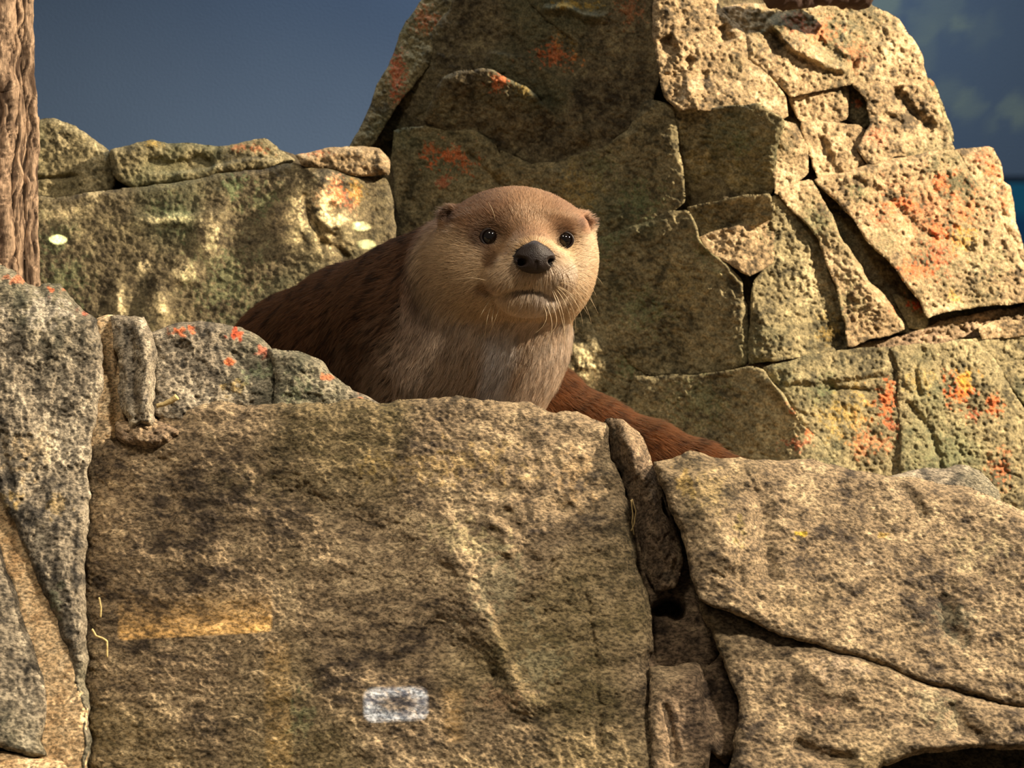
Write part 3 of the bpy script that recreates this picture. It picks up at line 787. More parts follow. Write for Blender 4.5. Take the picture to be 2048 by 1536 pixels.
B([(1396, 1202), (1450, 1222), (1560, 1270), (1660, 1300), (1760, 1334), (1860, 1374), (2000, 1414), (2620, 1434), (2620, 1500), (2040, 1498), (1940, 1496), (1850, 1506), (1760, 1530), (1700, 1660), (1440, 1660), (1470, 1500), (1480, 1400),
   (1440, 1300), (1416, 1250)], -0.03, (0, 0), pal='front', rim=30, grain=(.8, 1.2),
  spots=[(1700, 1330, (90, 40), (160, 140, 118), .4), (1560, 1340, (60, 40), BLACK, .18), (1650, 1420, (80, 40), (140, 112, 88), .4), (1880, 1420, 60, (120, 120, 92), .4), (1600, 1480, 60, BLACK, .15)],
  feats=[('bump', (1680, 1350), (90, 60), 0.016), ('groove', [(1580, 1480), (1640, 1510), (1720, 1520)], 14, 0.016), ('groove', [(1900, 1400), (1930, 1460), (1980, 1480)], 18, 0.014)])
B([(1302, 1338), (1340, 1336), (1392, 1325), (1420, 1334), (1446, 1304), (1480, 1400), (1470, 1500), (1450, 1530), (1420, 1500), (1380, 1660), (1306, 1660), (1300, 1440)], 0.0, (0.1, 0), pal='brown', rim=22,
  spots=[(1480, 1390, 20, (190, 150, 110), .5)], feats=[('step', [(1450, 1520), (1410, 1440), (1395, 1330)], 8, 0.02, 60), ('groove', [(1330, 1400), (1345, 1480), (1350, 1530)], 8, 0.012)])
B([(1380, 1640), (1420, 1505), (1455, 1535), (1480, 1500), (1560, 1520), (1700, 1640)], 0.02, (0, 0), pal='brown', rim=18)

# ------------------------------------------------------------------ the tree trunk at the left edge
trunk = thing('tree', 'furrowed pale brown tree trunk rising beside the ledge', 'tree', W(-10, 700, 1.32))
trunk.location.z = 1.46


def bark():
    cw = W(-75, 300, 1.42)
    z = np.linspace(1.458, 2.02, 260); th = np.linspace(0, 2 * math.pi, 241)[:-1]
    ZZ, TT = np.meshgrid(z, th, indexing='ij')
    arc = TT * 0.065
    tw = 0.006 * np.sin(ZZ * 9) + 0.006 * noise2(arc * 20, ZZ * 6, 5)
    r = 0.0585 + 0.006 * ridged((arc + tw) * 34, ZZ * 3.0, 2, 31) + 0.0025 * fbm(arc * 110, ZZ * 40, 3, 33) + 0.004 * noise2(arc * 10, ZZ * 4, 8)
    P = np.stack([cw[0] + r * np.cos(TT), cw[1] + r * np.sin(TT), ZZ], -1).reshape(-1, 3)
    n, m = ZZ.shape
    i = np.arange(n * m).reshape(n, m); j = np.roll(i, -1, 1)
    q = np.stack([i[:-1], j[:-1], j[1:], i[1:]], -1).reshape(-1, 4)
    k = ridged((arc + tw) * 34, ZZ * 3.0, 2, 31).ravel() + 0.6 * fbm(arc * 60, ZZ * 20, 3, 35).ravel()
    c = mix(lin((48, 37, 28))[None], lin((150, 124, 100))[None], sstep(-0.5, 0.8, k))
    mesh('trunk', P, q, M_BARK, trunk, c)
    # the thick bark ropes that stand off the trunk
    ropes = [([(8, -60), (10, 60), (6, 150), (20, 185), (16, 250), (2, 340), (4, 440), (10, 530), (14, 580)], 21), ([(36, -60), (34, 60), (30, 140), (38, 220), (34, 330), (32, 440), (36, 560)], 12),
             ([(54, -60), (52, 50), (56, 150), (62, 240), (66, 300), (60, 400), (62, 480), (66, 590)], 14), ([(-30, -60), (-34, 200), (-30, 400), (-28, 560)], 30), ([(70, 235), (72, 280), (68, 330)], 8),
             ([(46, 60), (47, 160), (50, 260), (46, 400), (50, 520)], 9)]
    for k, (pl, w_) in enumerate(ropes):
        pp = resample(pl, 3)
        d = 1.352 + 0.035 * np.clip((pp[:, 0] + 75) / 150, 0, 1) ** 2.2 + (w_ < 12) * 0.004
        pts = W(pp[:, 0], pp[:, 1], d)
        rr = w_ * 1.36 / F * (1 + 0.16 * noise2(pp[:, 1] * 0.012, pp[:, 0] * 0 + k * 7.3, 3) + 0.04 * noise2(pp[:, 1] * 0.05, pp[:, 0] * 0 + k, 4))
        Pt, f = tube(pts, rr, 28, 40 + k, 0.0)
        q2 = np.array([g for g in f if len(g) == 4])
        nz = 0.0030 * fibre(Pt[:, 0] * 210 + Pt[:, 1] * 90 + 1.5 * noise2(Pt[:, 2] * 40, Pt[:, 0] * 30, k), Pt[:, 2] * 22, 60 + k)
        Pt[:, 1] -= nz; Pt[:, 0] += nz * 0.7
        kk = fibre(Pt[:, 0] * 210 + Pt[:, 1] * 90 + 1.5 * noise2(Pt[:, 2] * 40, Pt[:, 0] * 30, k), Pt[:, 2] * 22, 60 + k) * 0.6 + 0.25 * fbm(Pt[:, 0] * 120, Pt[:, 2] * 90, 3, 70 + k)
        c = mix(lin((78, 60, 46))[None], lin((172, 144, 116))[None], sstep(-0.35, 0.3, kk))
        mesh('bark_rope', Pt, q2, M_BARK, trunk, c)


bark()

# ------------------------------------------------------------------ the otter
VX = 0.0021
LO = np.array([-0.36, 1.02, 1.43]); HI = np.array([0.36, 1.92, 1.76])
DIM = np.ceil((HI - LO) / VX).astype(int)
vol = np.full(DIM, 0.06, np.float32)


class Field:
    def __init__(s, lo, vx, vol):
        s.lo, s.vx, s.vol = lo, vx, vol

    def sub(s, lo, hi):
        a = np.clip(((lo - s.lo) / s.vx).astype(int), 0, np.array(s.vol.shape)); b = np.clip(((hi - s.lo) / s.vx).astype(int) + 1, 0, np.array(s.vol.shape))
        sl = tuple(slice(i, j) for i, j in zip(a, b))
        g = [s.lo[k] + s.vx * np.arange(a[k], b[k], dtype=np.float32) for k in range(3)]
        return sl, np.stack(np.meshgrid(*g, indexing='ij'), -1).astype(np.float32)

    def blend(s, sl, d, k, cut=False):
        v = s.vol[sl]
        if cut:
            d = -d
            h = np.clip(k - np.abs(v - d), 0, None) / k
            s.vol[sl] = np.maximum(v, d) + h * h * k / 4
        else:
            h = np.clip(k - np.abs(v - d), 0, None) / k
            s.vol[sl] = np.minimum(v, d) - h * h * k / 4

    def ell(s, c, r, k=0.02, R=None, cut=False):
        c = np.asarray(c, np.float32); r = np.asarray(r, np.float32)
        m = float(r.max()) + 2 * k + 0.012
        sl, p = s.sub(c - m, c + m)
        p = p - c
        if R is not None:
            p = p @ np.asarray(R, np.float32)
        k0 = np.linalg.norm(p / r, axis=-1); k1 = np.linalg.norm(p / (r * r), axis=-1) + 1e-9
        s.blend(sl, k0 * (k0 - 1) / k1, k, cut)

    def cone(s, a, b, ra, rb, k=0.02, cut=False):
        a = np.asarray(a, np.float32); b = np.asarray(b, np.float32)
        m = max(ra, rb) + 2 * k + 0.012
        sl, p = s.sub(np.minimum(a, b) - m, np.maximum(a, b) + m)
        ab = b - a
        t = np.clip(((p - a) @ ab) / float(ab @ ab), 0, 1)
        d = np.linalg.norm(p - a - t[..., None] * ab, axis=-1) - (ra + (rb - ra) * t)
        s.blend(sl, d, k, cut)

    def poly(s):
        g = openvdb.FloatGrid(0.06)
        g.copyFromArray(s.vol)
        pts, tri, quads = g.convertToPolygons(isovalue=0.0, adaptivity=0.0)
        return np.asarray(pts, float) * s.vx + s.lo, np.asarray(quads, np.int64)


fd = Field(LO, VX, vol)
SPINE = [((1000, 590, 1.315), .064), ((985, 660, 1.325), .066), ((950, 720, 1.345), .070), ((900, 700, 1.385), .082), ((845, 668, 1.43), .086), ((730, 710, 1.52), .093), ((628, 758, 1.60), .096),
         ((645, 815, 1.70), .085), ((780, 850, 1.755), .072), ((960, 840, 1.74), .060), ((1085, 818, 1.68), .046), ((1190, 868, 1.645), .036), ((1300, 908, 1.62), .030), ((1400, 938, 1.60), .023), ((1480, 968, 1.585), .017), ((1570, 995, 1.57), .009)]
SP = [(W(*p), r) for p, r in SPINE]
for (a, ra), (b, rb) in zip(SP[:-1], SP[1:]):
    fd.cone(a, b, ra, rb, 0.035)
# chest
fd.cone(W(958, 690, 1.335), W(885, 840, 1.37), .062, .064, 0.03)
fd.cone(W(930, 560, 1.32), W(900, 690, 1.36), .052, .07, 0.03)
fd.cone(W(900, 535, 1.37), W(800, 618, 1.45), .046, .056, 0.025)      # withers
# forelegs and hind feet on the shelf
for (a, b, c, r) in (((900, 820, 1.35), (915, 925, 1.29), (925, 955, 1.255), .028), ((790, 800, 1.42), (770, 930, 1.36), (765, 958, 1.325), .03), ((640, 830, 1.62), (590, 930, 1.56), (570, 945, 1.51), .034)):
    A_, B_, C_ = W(*a), W(*b), W(*c)
    B_[2] = 1.482; C_[2] = 1.474
    fd.cone(A_, B_, r * 1.25, r * 0.6, 0.02)
    fd.cone(B_, C_, r * 0.6, r * 0.45, 0.012)
    for t in (-1.0, -0.33, 0.33, 1.0):
        tip = C_ + np.array([0.016 * t, -0.022, -0.005])
        fd.cone(C_ + np.array([0.008 * t, 0, 0]), tip, .0075, .0055, 0.006)
# head
EYL, EYR = W(980, 474, 1.222), W(1128, 480, 1.222)
fd.ell(W(1030, 482, 1.285), (.066, .074, .0475), 0.02)                 # cranium
fd.ell(W(1030, 520, 1.295), (.0665, .066, .052), 0.02)
fd.ell(W(942, 540, 1.275), (.029, .046, .037), 0.03)                   # cheeks
fd.ell(W(1128, 538, 1.275), (.024, .044, .037), 0.03)
fd.ell(W(1042, 572, 1.25), (.047, .05, .029), 0.025)                   # jaw
fd.cone(W(1050, 470, 1.25), W(1066, 512, 1.185), .024, .0165, 0.02)    # bridge of the muzzle
fd.ell(W(1064, 548, 1.205), (.033, .036, .0235), 0.02)                 # muzzle
fd.ell(W(1020, 556, 1.194), (.0215, .022, .0165), 0.012)                 # whisker pads
fd.ell(W(1106, 552, 1.194), (.019, .021, .0165), 0.012)
fd.ell(W(1058, 602, 1.203), (.023, .024, .0115), 0.014)                # chin
fd.ell(W(985, 446, 1.238), (.022, .017, .008), 0.02)                  # brows
fd.ell(W(1122, 452, 1.238), (.018, .017, .008), 0.02)
for e in (EYL, EYR):                                                   # sockets
    fd.ell(e + np.array([0, -0.016, 0]), (.0115, .011, .0105), 0.012, None, True)
# mouth: a shallow frowning furrow
MOUTH = [(962, 582), (985, 592), (1005, 592), (1022, 584), (1045, 580), (1068, 579.5), (1088, 584), (1104, 592), (1120, 590)]
# ears: rounded cups
for (c, fr, r) in ((W(899, 433, 1.268), (-0.35, -0.93, 0.05), (.0098, .0062, .0098)), (W(1168, 450, 1.268), (0.25, -0.95, 0.05), (.0086, .0062, .0118))):
    fr = np.array(fr); fr /= np.linalg.norm(fr)
    up = np.array([0, 0, 1.0]); sd_ = np.cross(fr, up); sd_ /= np.linalg.norm(sd_); up = np.cross(sd_, fr)
    R = np.stack([sd_, fr, up], -1)
    fd.ell(c, r, 0.008, R)
    fd.ell(c + fr * 0.006 + np.array([0, 0, -.001]), (r[0] * .62, .0062, r[2] * .62), 0.003, R, True)

OP, OQ = fd.poly()
bvh0 = BVHTree.FromPolygons([tuple(p) for p in OP], [tuple(q) for q in OQ])


def hit(u, v):
    d = W(u, v, 1.0) - CAM
    d = d / np.linalg.norm(d)
    loc, nrm, i, dist = bvh0.ray_cast(Vector(CAM), Vector(d))
    return (np.array(loc) if loc is not None else W(u, v, 1.25)), d


# carve the mouth into the volume along the face
mp = resample(MOUTH, 6)
MP = np.array([hit(*p)[0] for p in mp])
for a, b in zip(MP[:-1], MP[1:]):
    fd.cone(a, b, .0022, .0022, 0.003, True)
OP, OQ = fd.poly()
# outward winding
v0, v1, v2 = OP[OQ[:, 0]], OP[OQ[:, 1]], OP[OQ[:, 2]]
fn = np.cross(v1 - v0, v2 - v0)
ctr = OP.mean(0)
grad_test = np.mean(np.sum(fn * (v0 - ctr), 1))
if grad_test < 0:
    OQ = OQ[:, ::-1]
    fn = -fn
NRM = np.zeros_like(OP)
for k in range(4):
    np.add.at(NRM, OQ[:, k], fn)
NRM /= np.linalg.norm(NRM, axis=1)[:, None] + 1e-12

NOSE = W(1067, 515, 1.165)
HEADC = W(1030, 515, 1.28)
SPP = np.array([p for p, r in SP])


def spine_q(P):
    best = np.full(len(P), 1e9); tan = np.zeros_like(P); arc = np.zeros(len(P))
    for i in range(len(SPP) - 1):
        a, b = SPP[i], SPP[i + 1]; ab = b - a
        t = np.clip((P - a) @ ab / (ab @ ab), 0, 1)
        q = np.linalg.norm(P - a - t[:, None] * ab, axis=1) - (SP[i][1] + (SP[i + 1][1] - SP[i][1]) * t)
        k = q < best
        best = np.where(k, q, best); arc = np.where(k, i + t, arc)
        tan[k] = ab / np.linalg.norm(ab)
    return best, tan, arc


def coat(P, N):
    """Fur colour at points of the skin: what belongs to the animal, no light or shade."""
    u, v, d = PX(P)
    _, tan, arc = spine_q(P)
    n1 = fbm(P[:, 0] * 40, P[:, 2] * 40 + P[:, 1] * 25, 3, 5)
    back = lin((76, 48, 28)); flank = lin((160, 126, 98)); chest = lin((206, 182, 156)); tail = lin((112, 64, 28))
    crown = lin((134, 98, 68)); cheek = lin((200, 170, 132)); white = lin((232, 228, 228)); dark = lin((70, 46, 28))
    # body: dark along the back, paler below and forwards
    below = np.clip((1.635 - P[:, 2]) / 0.13 + 0.25 * n1, 0, 1)
    fwd = sstep(5.2, 2.8, arc)
    c = mix(back[None], flank[None], np.clip(sstep(0.15, 0.95, below) * 0.55 + fwd * 0.55 * sstep(0.05, 0.7, below + 0.2), 0, 1))
    c = mix(c, np.broadcast_to(chest, c.shape), sstep(3.6, 1.6, arc) * sstep(0.25, 0.9, below) * 0.75)
    tq = ((u - 745) * 0.9 + (v - 760) * 0.75) / 130
    c = mix(c, np.broadcast_to(chest, c.shape), sstep(-0.7, 1.0, tq + 0.3 * n1) * (arc < 4.6) * 0.8)
    # throat: a pale streak down the chest
    st = sstep(46, 14, np.abs(u - (1000 - (v - 700) * 0.12)) + 12 * n1) * sstep(640, 690, v) * (arc < 4.2)
    c = mix(c, np.broadcast_to(white, c.shape), st * 0.8)
    c = mix(c, np.broadcast_to(tail, c.shape), sstep(5.6, 7.0, arc))
    # head
    hd = np.linalg.norm((P - HEADC) / np.array([.085, .12, .075]), axis=1)
    inh = sstep(1.25, 0.85, hd) * (v < 640)
    top = sstep(512, 462, v - 0.0 * u + 14 * n1 + 26 * sstep(0.3, 1, np.abs(u - 1040) / 150))
    h = mix(cheek[None], crown[None], top)
    h = mix(h, np.broadcast_to(lin((168, 128, 90)), h.shape), sstep(70, 20, np.abs(u - 1050)) * sstep(500, 440, v) * 0.6)

    def blob(h, bu, bv, ru, rv, rgb, s):
        q = np.hypot((u - bu) / ru, (v - bv) / rv)
        return mix(h, np.broadcast_to(lin(rgb), h.shape), sstep(1.25, 0.55, q + 0.25 * n1) * s)
    h = blob(h, 985, 420, 50, 24, (112, 74, 44), .7)
    h = blob(h, 1095, 425, 30, 22, (118, 80, 48), .6)
    h = blob(h, 970, 476, 30, 22, (92, 64, 44), .9)
    h = blob(h, 981, 474, 17, 15, (52, 36, 28), .9)
    h = blob(h, 1128, 482, 13, 17, (84, 66, 58), .8)
    h = blob(h, 982, 514, 18, 26, (100, 68, 42), .85)
    h = blob(h, 1010, 500, 22, 12, (128, 88, 52), .5)
    h = blob(h, 1067, 494, 46, 18, (212, 170, 112), .6)
    h = blob(h, 1130, 505, 20, 30, (222, 190, 138), .4)
    h = blob(h, 1050, 606, 44, 20, (190, 160, 118), .6)
    h = blob(h, 1105, 590, 40, 30, (224, 214, 200), .6)
    h = blob(h, 972, 578, 24, 18, (136, 98, 66), .7)
    h = blob(h, 1068, 562, 60, 14, (218, 190, 146), .6)
    h = blob(h, 895, 432, 20, 18, (70, 48, 34), .85)
    h = blob(h, 1170, 448, 18, 24, (150, 104, 72), .8)
    h = blob(h, 1160, 450, 8, 14, (70, 46, 34), .7)
    h = blob(h, 1052, 582, 46, 3.2, (60, 44, 34), .9)
    c = mix(c, h, inh)
    return c, arc, inh


ocol, oarc, oinh = coat(OP, NRM)
otter = thing('otter', 'brown river otter with pale throat looking over the rock wall', 'otter', W(850, 900, 1.45))
otter.location.z = 1.462
m_skin, nt, b = nodes_of('otter_hide')
at = nt.nodes.new('ShaderNodeAttribute'); at.attribute_name = 'Col'
nt.links.new(at.outputs['Color'], b.inputs['Base Color'])
b.inputs['Roughness'].default_value = 0.8
b.inputs['Specular IOR Level'].default_value = 0.15
_u, _v, _d = PX(OP)
_n = (np.hypot((_u - 1067) / 42, (_v - 516) / 30) < 1.0) & (_d < 1.21)
ocol = np.where(_n[:, None], lin((20, 15, 13))[None], ocol * 0.5)        # bare skin under the nose pad
mesh('body', OP, OQ, m_skin, otter, ocol)
bvh = BVHTree.FromPolygons([tuple(p) for p in OP], [tuple(q) for q in OQ])
bvh0 = bvh


def sphere(c, r, n=24, m=16):
    th = np.arange(n) * 2 * math.pi / n; ph = np.linspace(0, math.pi, m)
    P = np.stack([np.outer(np.sin(ph), np.cos(th)), -np.outer(np.cos(ph), np.ones(n)), np.outer(np.sin(ph), np.sin(th))], -1).reshape(-1, 3) * r + np.asarray(c)
    i = np.arange(n * m).reshape(m, n); j = np.roll(i, -1, 1)
    return P, np.stack([i[:-1], j[:-1], j[1:], i[1:]], -1).reshape(-1, 4)


M_EYE = plain('dark_eye', (14, 8, 6), 0.05, 0.5, 0.0)
M_NOSE = plain('nose_leather', (36, 26, 21), 0.42, 0.25, 0.0, 0.35, 1100)
M_LID = plain('eyelid_skin', (34, 24, 20), 0.5, 0.3)
EYES = []
for (eu, ev, r) in ((981, 474, .0080), (1128.5, 480, .0074)):
    s, d = hit(eu, ev)
    c = s + d * (r * 0.42)
    EYES.append(c)
    P, q = sphere(c, r)
    mesh('eye', P, q, M_EYE, otter)
    # lid: a soft ring around the eye
    th = np.linspace(0, 2 * math.pi, 33)
    fwd = -d
    rt = np.cross(fwd, [0, 0, 1]); rt /= np.linalg.norm(rt); up = np.cross(rt, fwd)
    ring = c + fwd * r * 0.45 + r * 0.98 * (np.cos(th)[:, None] * rt * 1.08 + np.sin(th)[:, None] * up * 0.94)
    P, f = tube(ring, r * 0.15, 8)
    mesh('eyelid', P, [g for g in f if len(g) == 4], M_LID, otter)


def nose():
    s0, d = hit(1067, 516)
    c = s0 + d * 0.004
    px = 1.17 / F
    rt = np.array([1.0, 0.10, 0]); rt /= np.linalg.norm(rt)
    fw = np.array([0.14, -1.0, 0.02]); fw /= np.linalg.norm(fw)
    up = np.cross(rt, fw); up = up / np.linalg.norm(up)
    if up[2] < 0:
        up = -up
    R = np.stack([rt, fw, up], -1)

    def L(a, b, dpt):
        return c + rt * (a - 1067) * px + up * (516 - b) * px + fw * dpt
    lo = c - 0.035
    f = Field(lo, 0.0006, np.full((117, 117, 117), 0.02, np.float32))
    f.ell(L(1068, 518, .004), (.0150, .0100, .0108), 0.003, R)
    f.ell(L(1068, 506, .002), (.0110, .0095, .0085), 0.006, R)
    f.ell(L(1067, 534, .003), (.0110, .0085, .0055), 0.006, R)
    f.ell(L(1046, 522, .003), (.0080, .0080, .0070), 0.004, R)
    f.ell(L(1094, 519, .003), (.0070, .0080, .0070), 0.004, R)
    f.cone(L(1068, 492, .003), L(1068, 500, .006), .0035, .006, 0.004)
    for sgn, (a, b) in ((-1, (1043, 528)), (1, (1098, 526))):
        f.cone(L(a, b, .013), L(a + sgn * 4, b - 1, .002), .0032, .0030, 0.0025, True)
        f.cone(L(a + sgn * 2, b - 4, .013), L(a + sgn * 14, b - 10, .006), .0019, .0016, 0.002, True)
    f.cone(L(1068, 530, .013), L(1068, 545, .011), .0010, .0012, 0.002, True)
    P, Q = f.poly()
    a, b2, c2 = P[Q[:, 0]], P[Q[:, 1]], P[Q[:, 2]]
    if np.mean(np.sum(np.cross(b2 - a, c2 - a) * (a - P.mean(0)), 1)) < 0:
        Q = Q[:, ::-1]
    mesh('nose', P, Q, M_NOSE, otter)['label'] = 'dark leathery nose pad'


nose()


# whiskers: each its own tapering bristle
M_WHISK = plain('whisker', (196, 172, 136), 0.4, 0.4)
for (a, m_, t) in [((1118, 548), (1165, 520), (1199, 504)), ((1118, 552), (1165, 528), (1198, 516)), ((1120, 558), (1172, 545), (1205, 568)), ((1118, 562), (1165, 560), (1193, 594)), ((1116, 566), (1162, 578), (1196, 627)),
                   ((1114, 566), (1155, 585), (1183, 647)), ((1112, 570), (1150, 595), (1176, 630)), ((1110, 572), (1142, 610), (1151, 662)), ((1108, 574), (1136, 620), (1144, 678)), ((1104, 576), (1128, 640), (1120, 702)),
                   ((1102, 576), (1124, 640), (1134, 702)), ((1098, 600), (1112, 650), (1076, 680)), ((1090, 606), (1104, 650), (1092, 690)), ((1084, 608), (1092, 640), (1068, 668)), ((985, 606), (974, 640), (970, 680)),
                   ((992, 608), (984, 640), (990, 660)), ((980, 600), (964, 626), (952, 652)), ((1000, 610), (992, 634), (978, 668)), ((975, 562), (935, 556), (896, 566)), ((1110, 560), (1160, 570), (1188, 612)), ((1106, 570), (1148, 600), (1166, 652)), ((990, 440), (985, 420), (976, 404))]:
    A, d = hit(*a)
    dd_ = PX(A)[2]
    tm = np.linspace(0, 1, 14)[:, None]
    M2 = W(m_[0], m_[1], min(dd_ - 0.002, 1.19) if m_[0] < 1178 and a[1] > 500 else dd_ - 0.006)
    T2 = W(t[0], t[1], dd_ + (0.01 if t[0] > 1140 or t[0] < 930 else 0.0))
    pts = (1 - tm) ** 2 * A + 2 * tm * (1 - tm) * (2 * M2 - 0.5 * (A + T2)) + tm ** 2 * T2
    P, f = tube(pts, np.linspace(0.00026, 0.00008, 14), 5)
    mesh('whisker', P, f, M_WHISK, otter)


# fur
def fur():
    q = OQ
    a, b, c, d = (OP[q[:, k]] for k in range(4))
    area = np.linalg.norm(np.cross(c - a, d - b), axis=1) * 0.5
    ctr = (a + b + c + d) / 4
    n = np.cross(c - a, d - b); n /= np.linalg.norm(n, axis=1)[:, None] + 1e-12
    view = CAM - ctr; view /= np.linalg.norm(view, axis=1)[:, None]
    face = np.sum(n * view, 1)
    u, v, dep = PX(ctr)
    hd = np.linalg.norm((ctr - HEADC) / np.array([.085, .12, .075]), axis=1)
    dens = np.where(face > -0.35, 1.0, 0.12) * np.where(hd < 1.15, 2.0, 1.0) * np.where(dep > 1.74, 0.15, 1.0) * np.where(ctr[:, 2] < 1.50, 0.4, 1.0)
    w_ = area * dens; w_ /= w_.sum()
    NH = 330000
    k = rng.choice(len(q), NH, p=w_)
    s, t = rng.random(NH)[:, None], rng.random(NH)[:, None]
    p = (a[k] * (1 - s) + b[k] * s) * (1 - t) + (d[k] * (1 - s) + c[k] * s) * t
    qn = (NRM[q[k, 0]] * (1 - s) + NRM[q[k, 1]] * s) * (1 - t) + (NRM[q[k, 3]] * (1 - s) + NRM[q[k, 2]] * s) * t
    qn /= np.linalg.norm(qn, axis=1)[:, None] + 1e-12
    # keep clear of eyes, nose, nostrils, lips
    ok = np.ones(NH, bool)
    for e in EYES:
        ok &= np.linalg.norm(p - e, axis=1) > 0.0089
    uu, vv, dp = PX(p)
    nz = np.hypot((uu - 1067) / 42, (vv - 516) / 30)
    ok &= ~((nz < 0.92) & (dp < 1.2))
    p, qn, uu, vv, dp = p[ok], qn[ok], uu[ok], vv[ok], dp[ok]
    col, arc, inh = coat(p, qn)
    _, tan, _ = spine_q(p)
    fl = p - NOSE; fl /= np.linalg.norm(fl, axis=1)[:, None] + 1e-9
    dn = np.array([0, 0.1, -1.0])
    bod = tan * 0.9 + dn * np.where(arc < 6.5, 0.75, 0.25)[:, None]
    front_ = sstep(3.4, 2.0, arc)[:, None]
    bod = bod * (1 - front_) + (dn + 0.4 * tan + np.array([-0.35, 0, 0])) * front_
    fl = fl * inh[:, None] + bod * (1 - inh[:, None])
    fl = fl - qn * np.sum(fl * qn, 1)[:, None]
    fl /= np.linalg.norm(fl, axis=1)[:, None] + 1e-9
    nn = len(p)
    # locks: neighbouring hairs lean together
    cx = noise2(p[:, 0] * 260, p[:, 2] * 260 + p[:, 1] * 130, 11); cy = noise2(p[:, 0] * 260 + 40, p[:, 2] * 260 + p[:, 1] * 130, 12)
    side = np.cross(qn, fl)
    body_w = (1 - inh)
    fl = fl + side * (0.35 * cx * (0.35 + 0.65 * body_w) + rng.normal(0, 0.09, nn))[:, None]
    fl /= np.linalg.norm(fl, axis=1)[:, None]
    tailw = sstep(6.5, 8.5, arc)
    near = np.linalg.norm(p - NOSE, axis=1)
    Lh = 0.0042 + 0.0035 * sstep(0.05, 0.12, near)
    Lb_ = 0.0115 + 0.004 * sstep(3, 5, arc) - 0.001 * tailw
    L = (Lh * inh + Lb_ * (1 - inh)) * rng.uniform(0.65, 1.25, nn)
    guard = (rng.random(nn) < 0.12 * body_w)
    L = np.where(guard, L * 1.35, L)
    lift = np.where(inh > 0.5, 0.38, 0.30) + 0.12 * cy + rng.normal(0, 0.05, nn)
    pos = np.zeros((nn, 4, 3), np.float32)
    for i, t_ in enumerate((0, 0.35, 0.7, 1.0)):
        up = lift * (t_ - 0.42 * t_ * t_)
        pos[:, i] = p + L[:, None] * (fl * (t_ * 0.92) + 0.0)[:, :] + qn * (L * up)[:, None]
    rad = np.array([0.00016, 0.00014, 0.0001, 0.00004], np.float32)[None] * np.where(inh > 0.5, 0.85, 1.1)[:, None]
    # pale tips, dark wet flecks
    k2 = rng.uniform(0.6, 1.25, nn)
    aa, bb = (-0.72 * uu + 0.69 * vv), (0.69 * uu + 0.72 * vv)
    strk = noise2(aa / 26, bb / 6.5, 15) + 0.5 * noise2(aa / 70, bb / 14, 16)
    fleck = sstep(0.15, 0.5, strk) * np.maximum(body_w * (0.45 + 0.55 * sstep(1.2, 3.4, arc)), 0.18)
    col = col * (1 - 0.28 * sstep(-0.1, -0.6, strk) * 0 + 0.22 * np.clip(-strk, 0, 1) * body_w)[:, None]
    col = col * k2[:, None]
    col = mix(col, col * 0.16, np.clip(fleck * 0.85 + guard * 0.35 * (arc < 5.5), 0, 1))
    h = bpy.data.hair_curves.new('fur')
    h.add_curves([4] * nn)
    h.attributes['position'].data.foreach_set('vector', (pos - np.array(otter.location, np.float32)).astype(np.float32).ravel())
    ra = h.attributes.get('radius') or h.attributes.new('radius', 'FLOAT', 'POINT')
    ra.data.foreach_set('value', rad.astype(np.float32).ravel())
    ca = h.attributes.new('hcol', 'FLOAT_COLOR', 'CURVE')
    c4 = np.ones((nn, 4), np.float32); c4[:, :3] = np.clip(col, 0, 1)
    ca.data.foreach_set('color', c4.ravel())
    m, nt, b = nodes_of('fur')
    N, Lk = nt.nodes.new, nt.links.new
    nt.nodes.remove(b)
    hb = N('ShaderNodeBsdfHairPrincipled'); hb.parametrization = 'COLOR'
    hb.inputs['Roughness'].default_value = 0.42
    hb.inputs['Radial Roughness'].default_value = 0.6
    at = N('ShaderNodeAttribute'); at.attribute_name = 'hcol'
    Lk(at.outputs['Color'], hb.inputs['Color'])
    df = N('ShaderNodeBsdfDiffuse')
    Lk(at.outputs['Color'], df.inputs['Color'])
    mx = N('ShaderNodeMixShader'); mx.inputs[0].default_value = 0.62
    Lk(hb.outputs[0], mx.inputs[1]); Lk(df.outputs[0], mx.inputs[2])
    Lk(mx.outputs[0], nt.nodes['Material Output'].inputs['Surface'])
    h.materials.append(m)
    o = bpy.data.objects.new('fur', h)
    o['kind'] = 'stuff'
    put(o, otter)


fur()

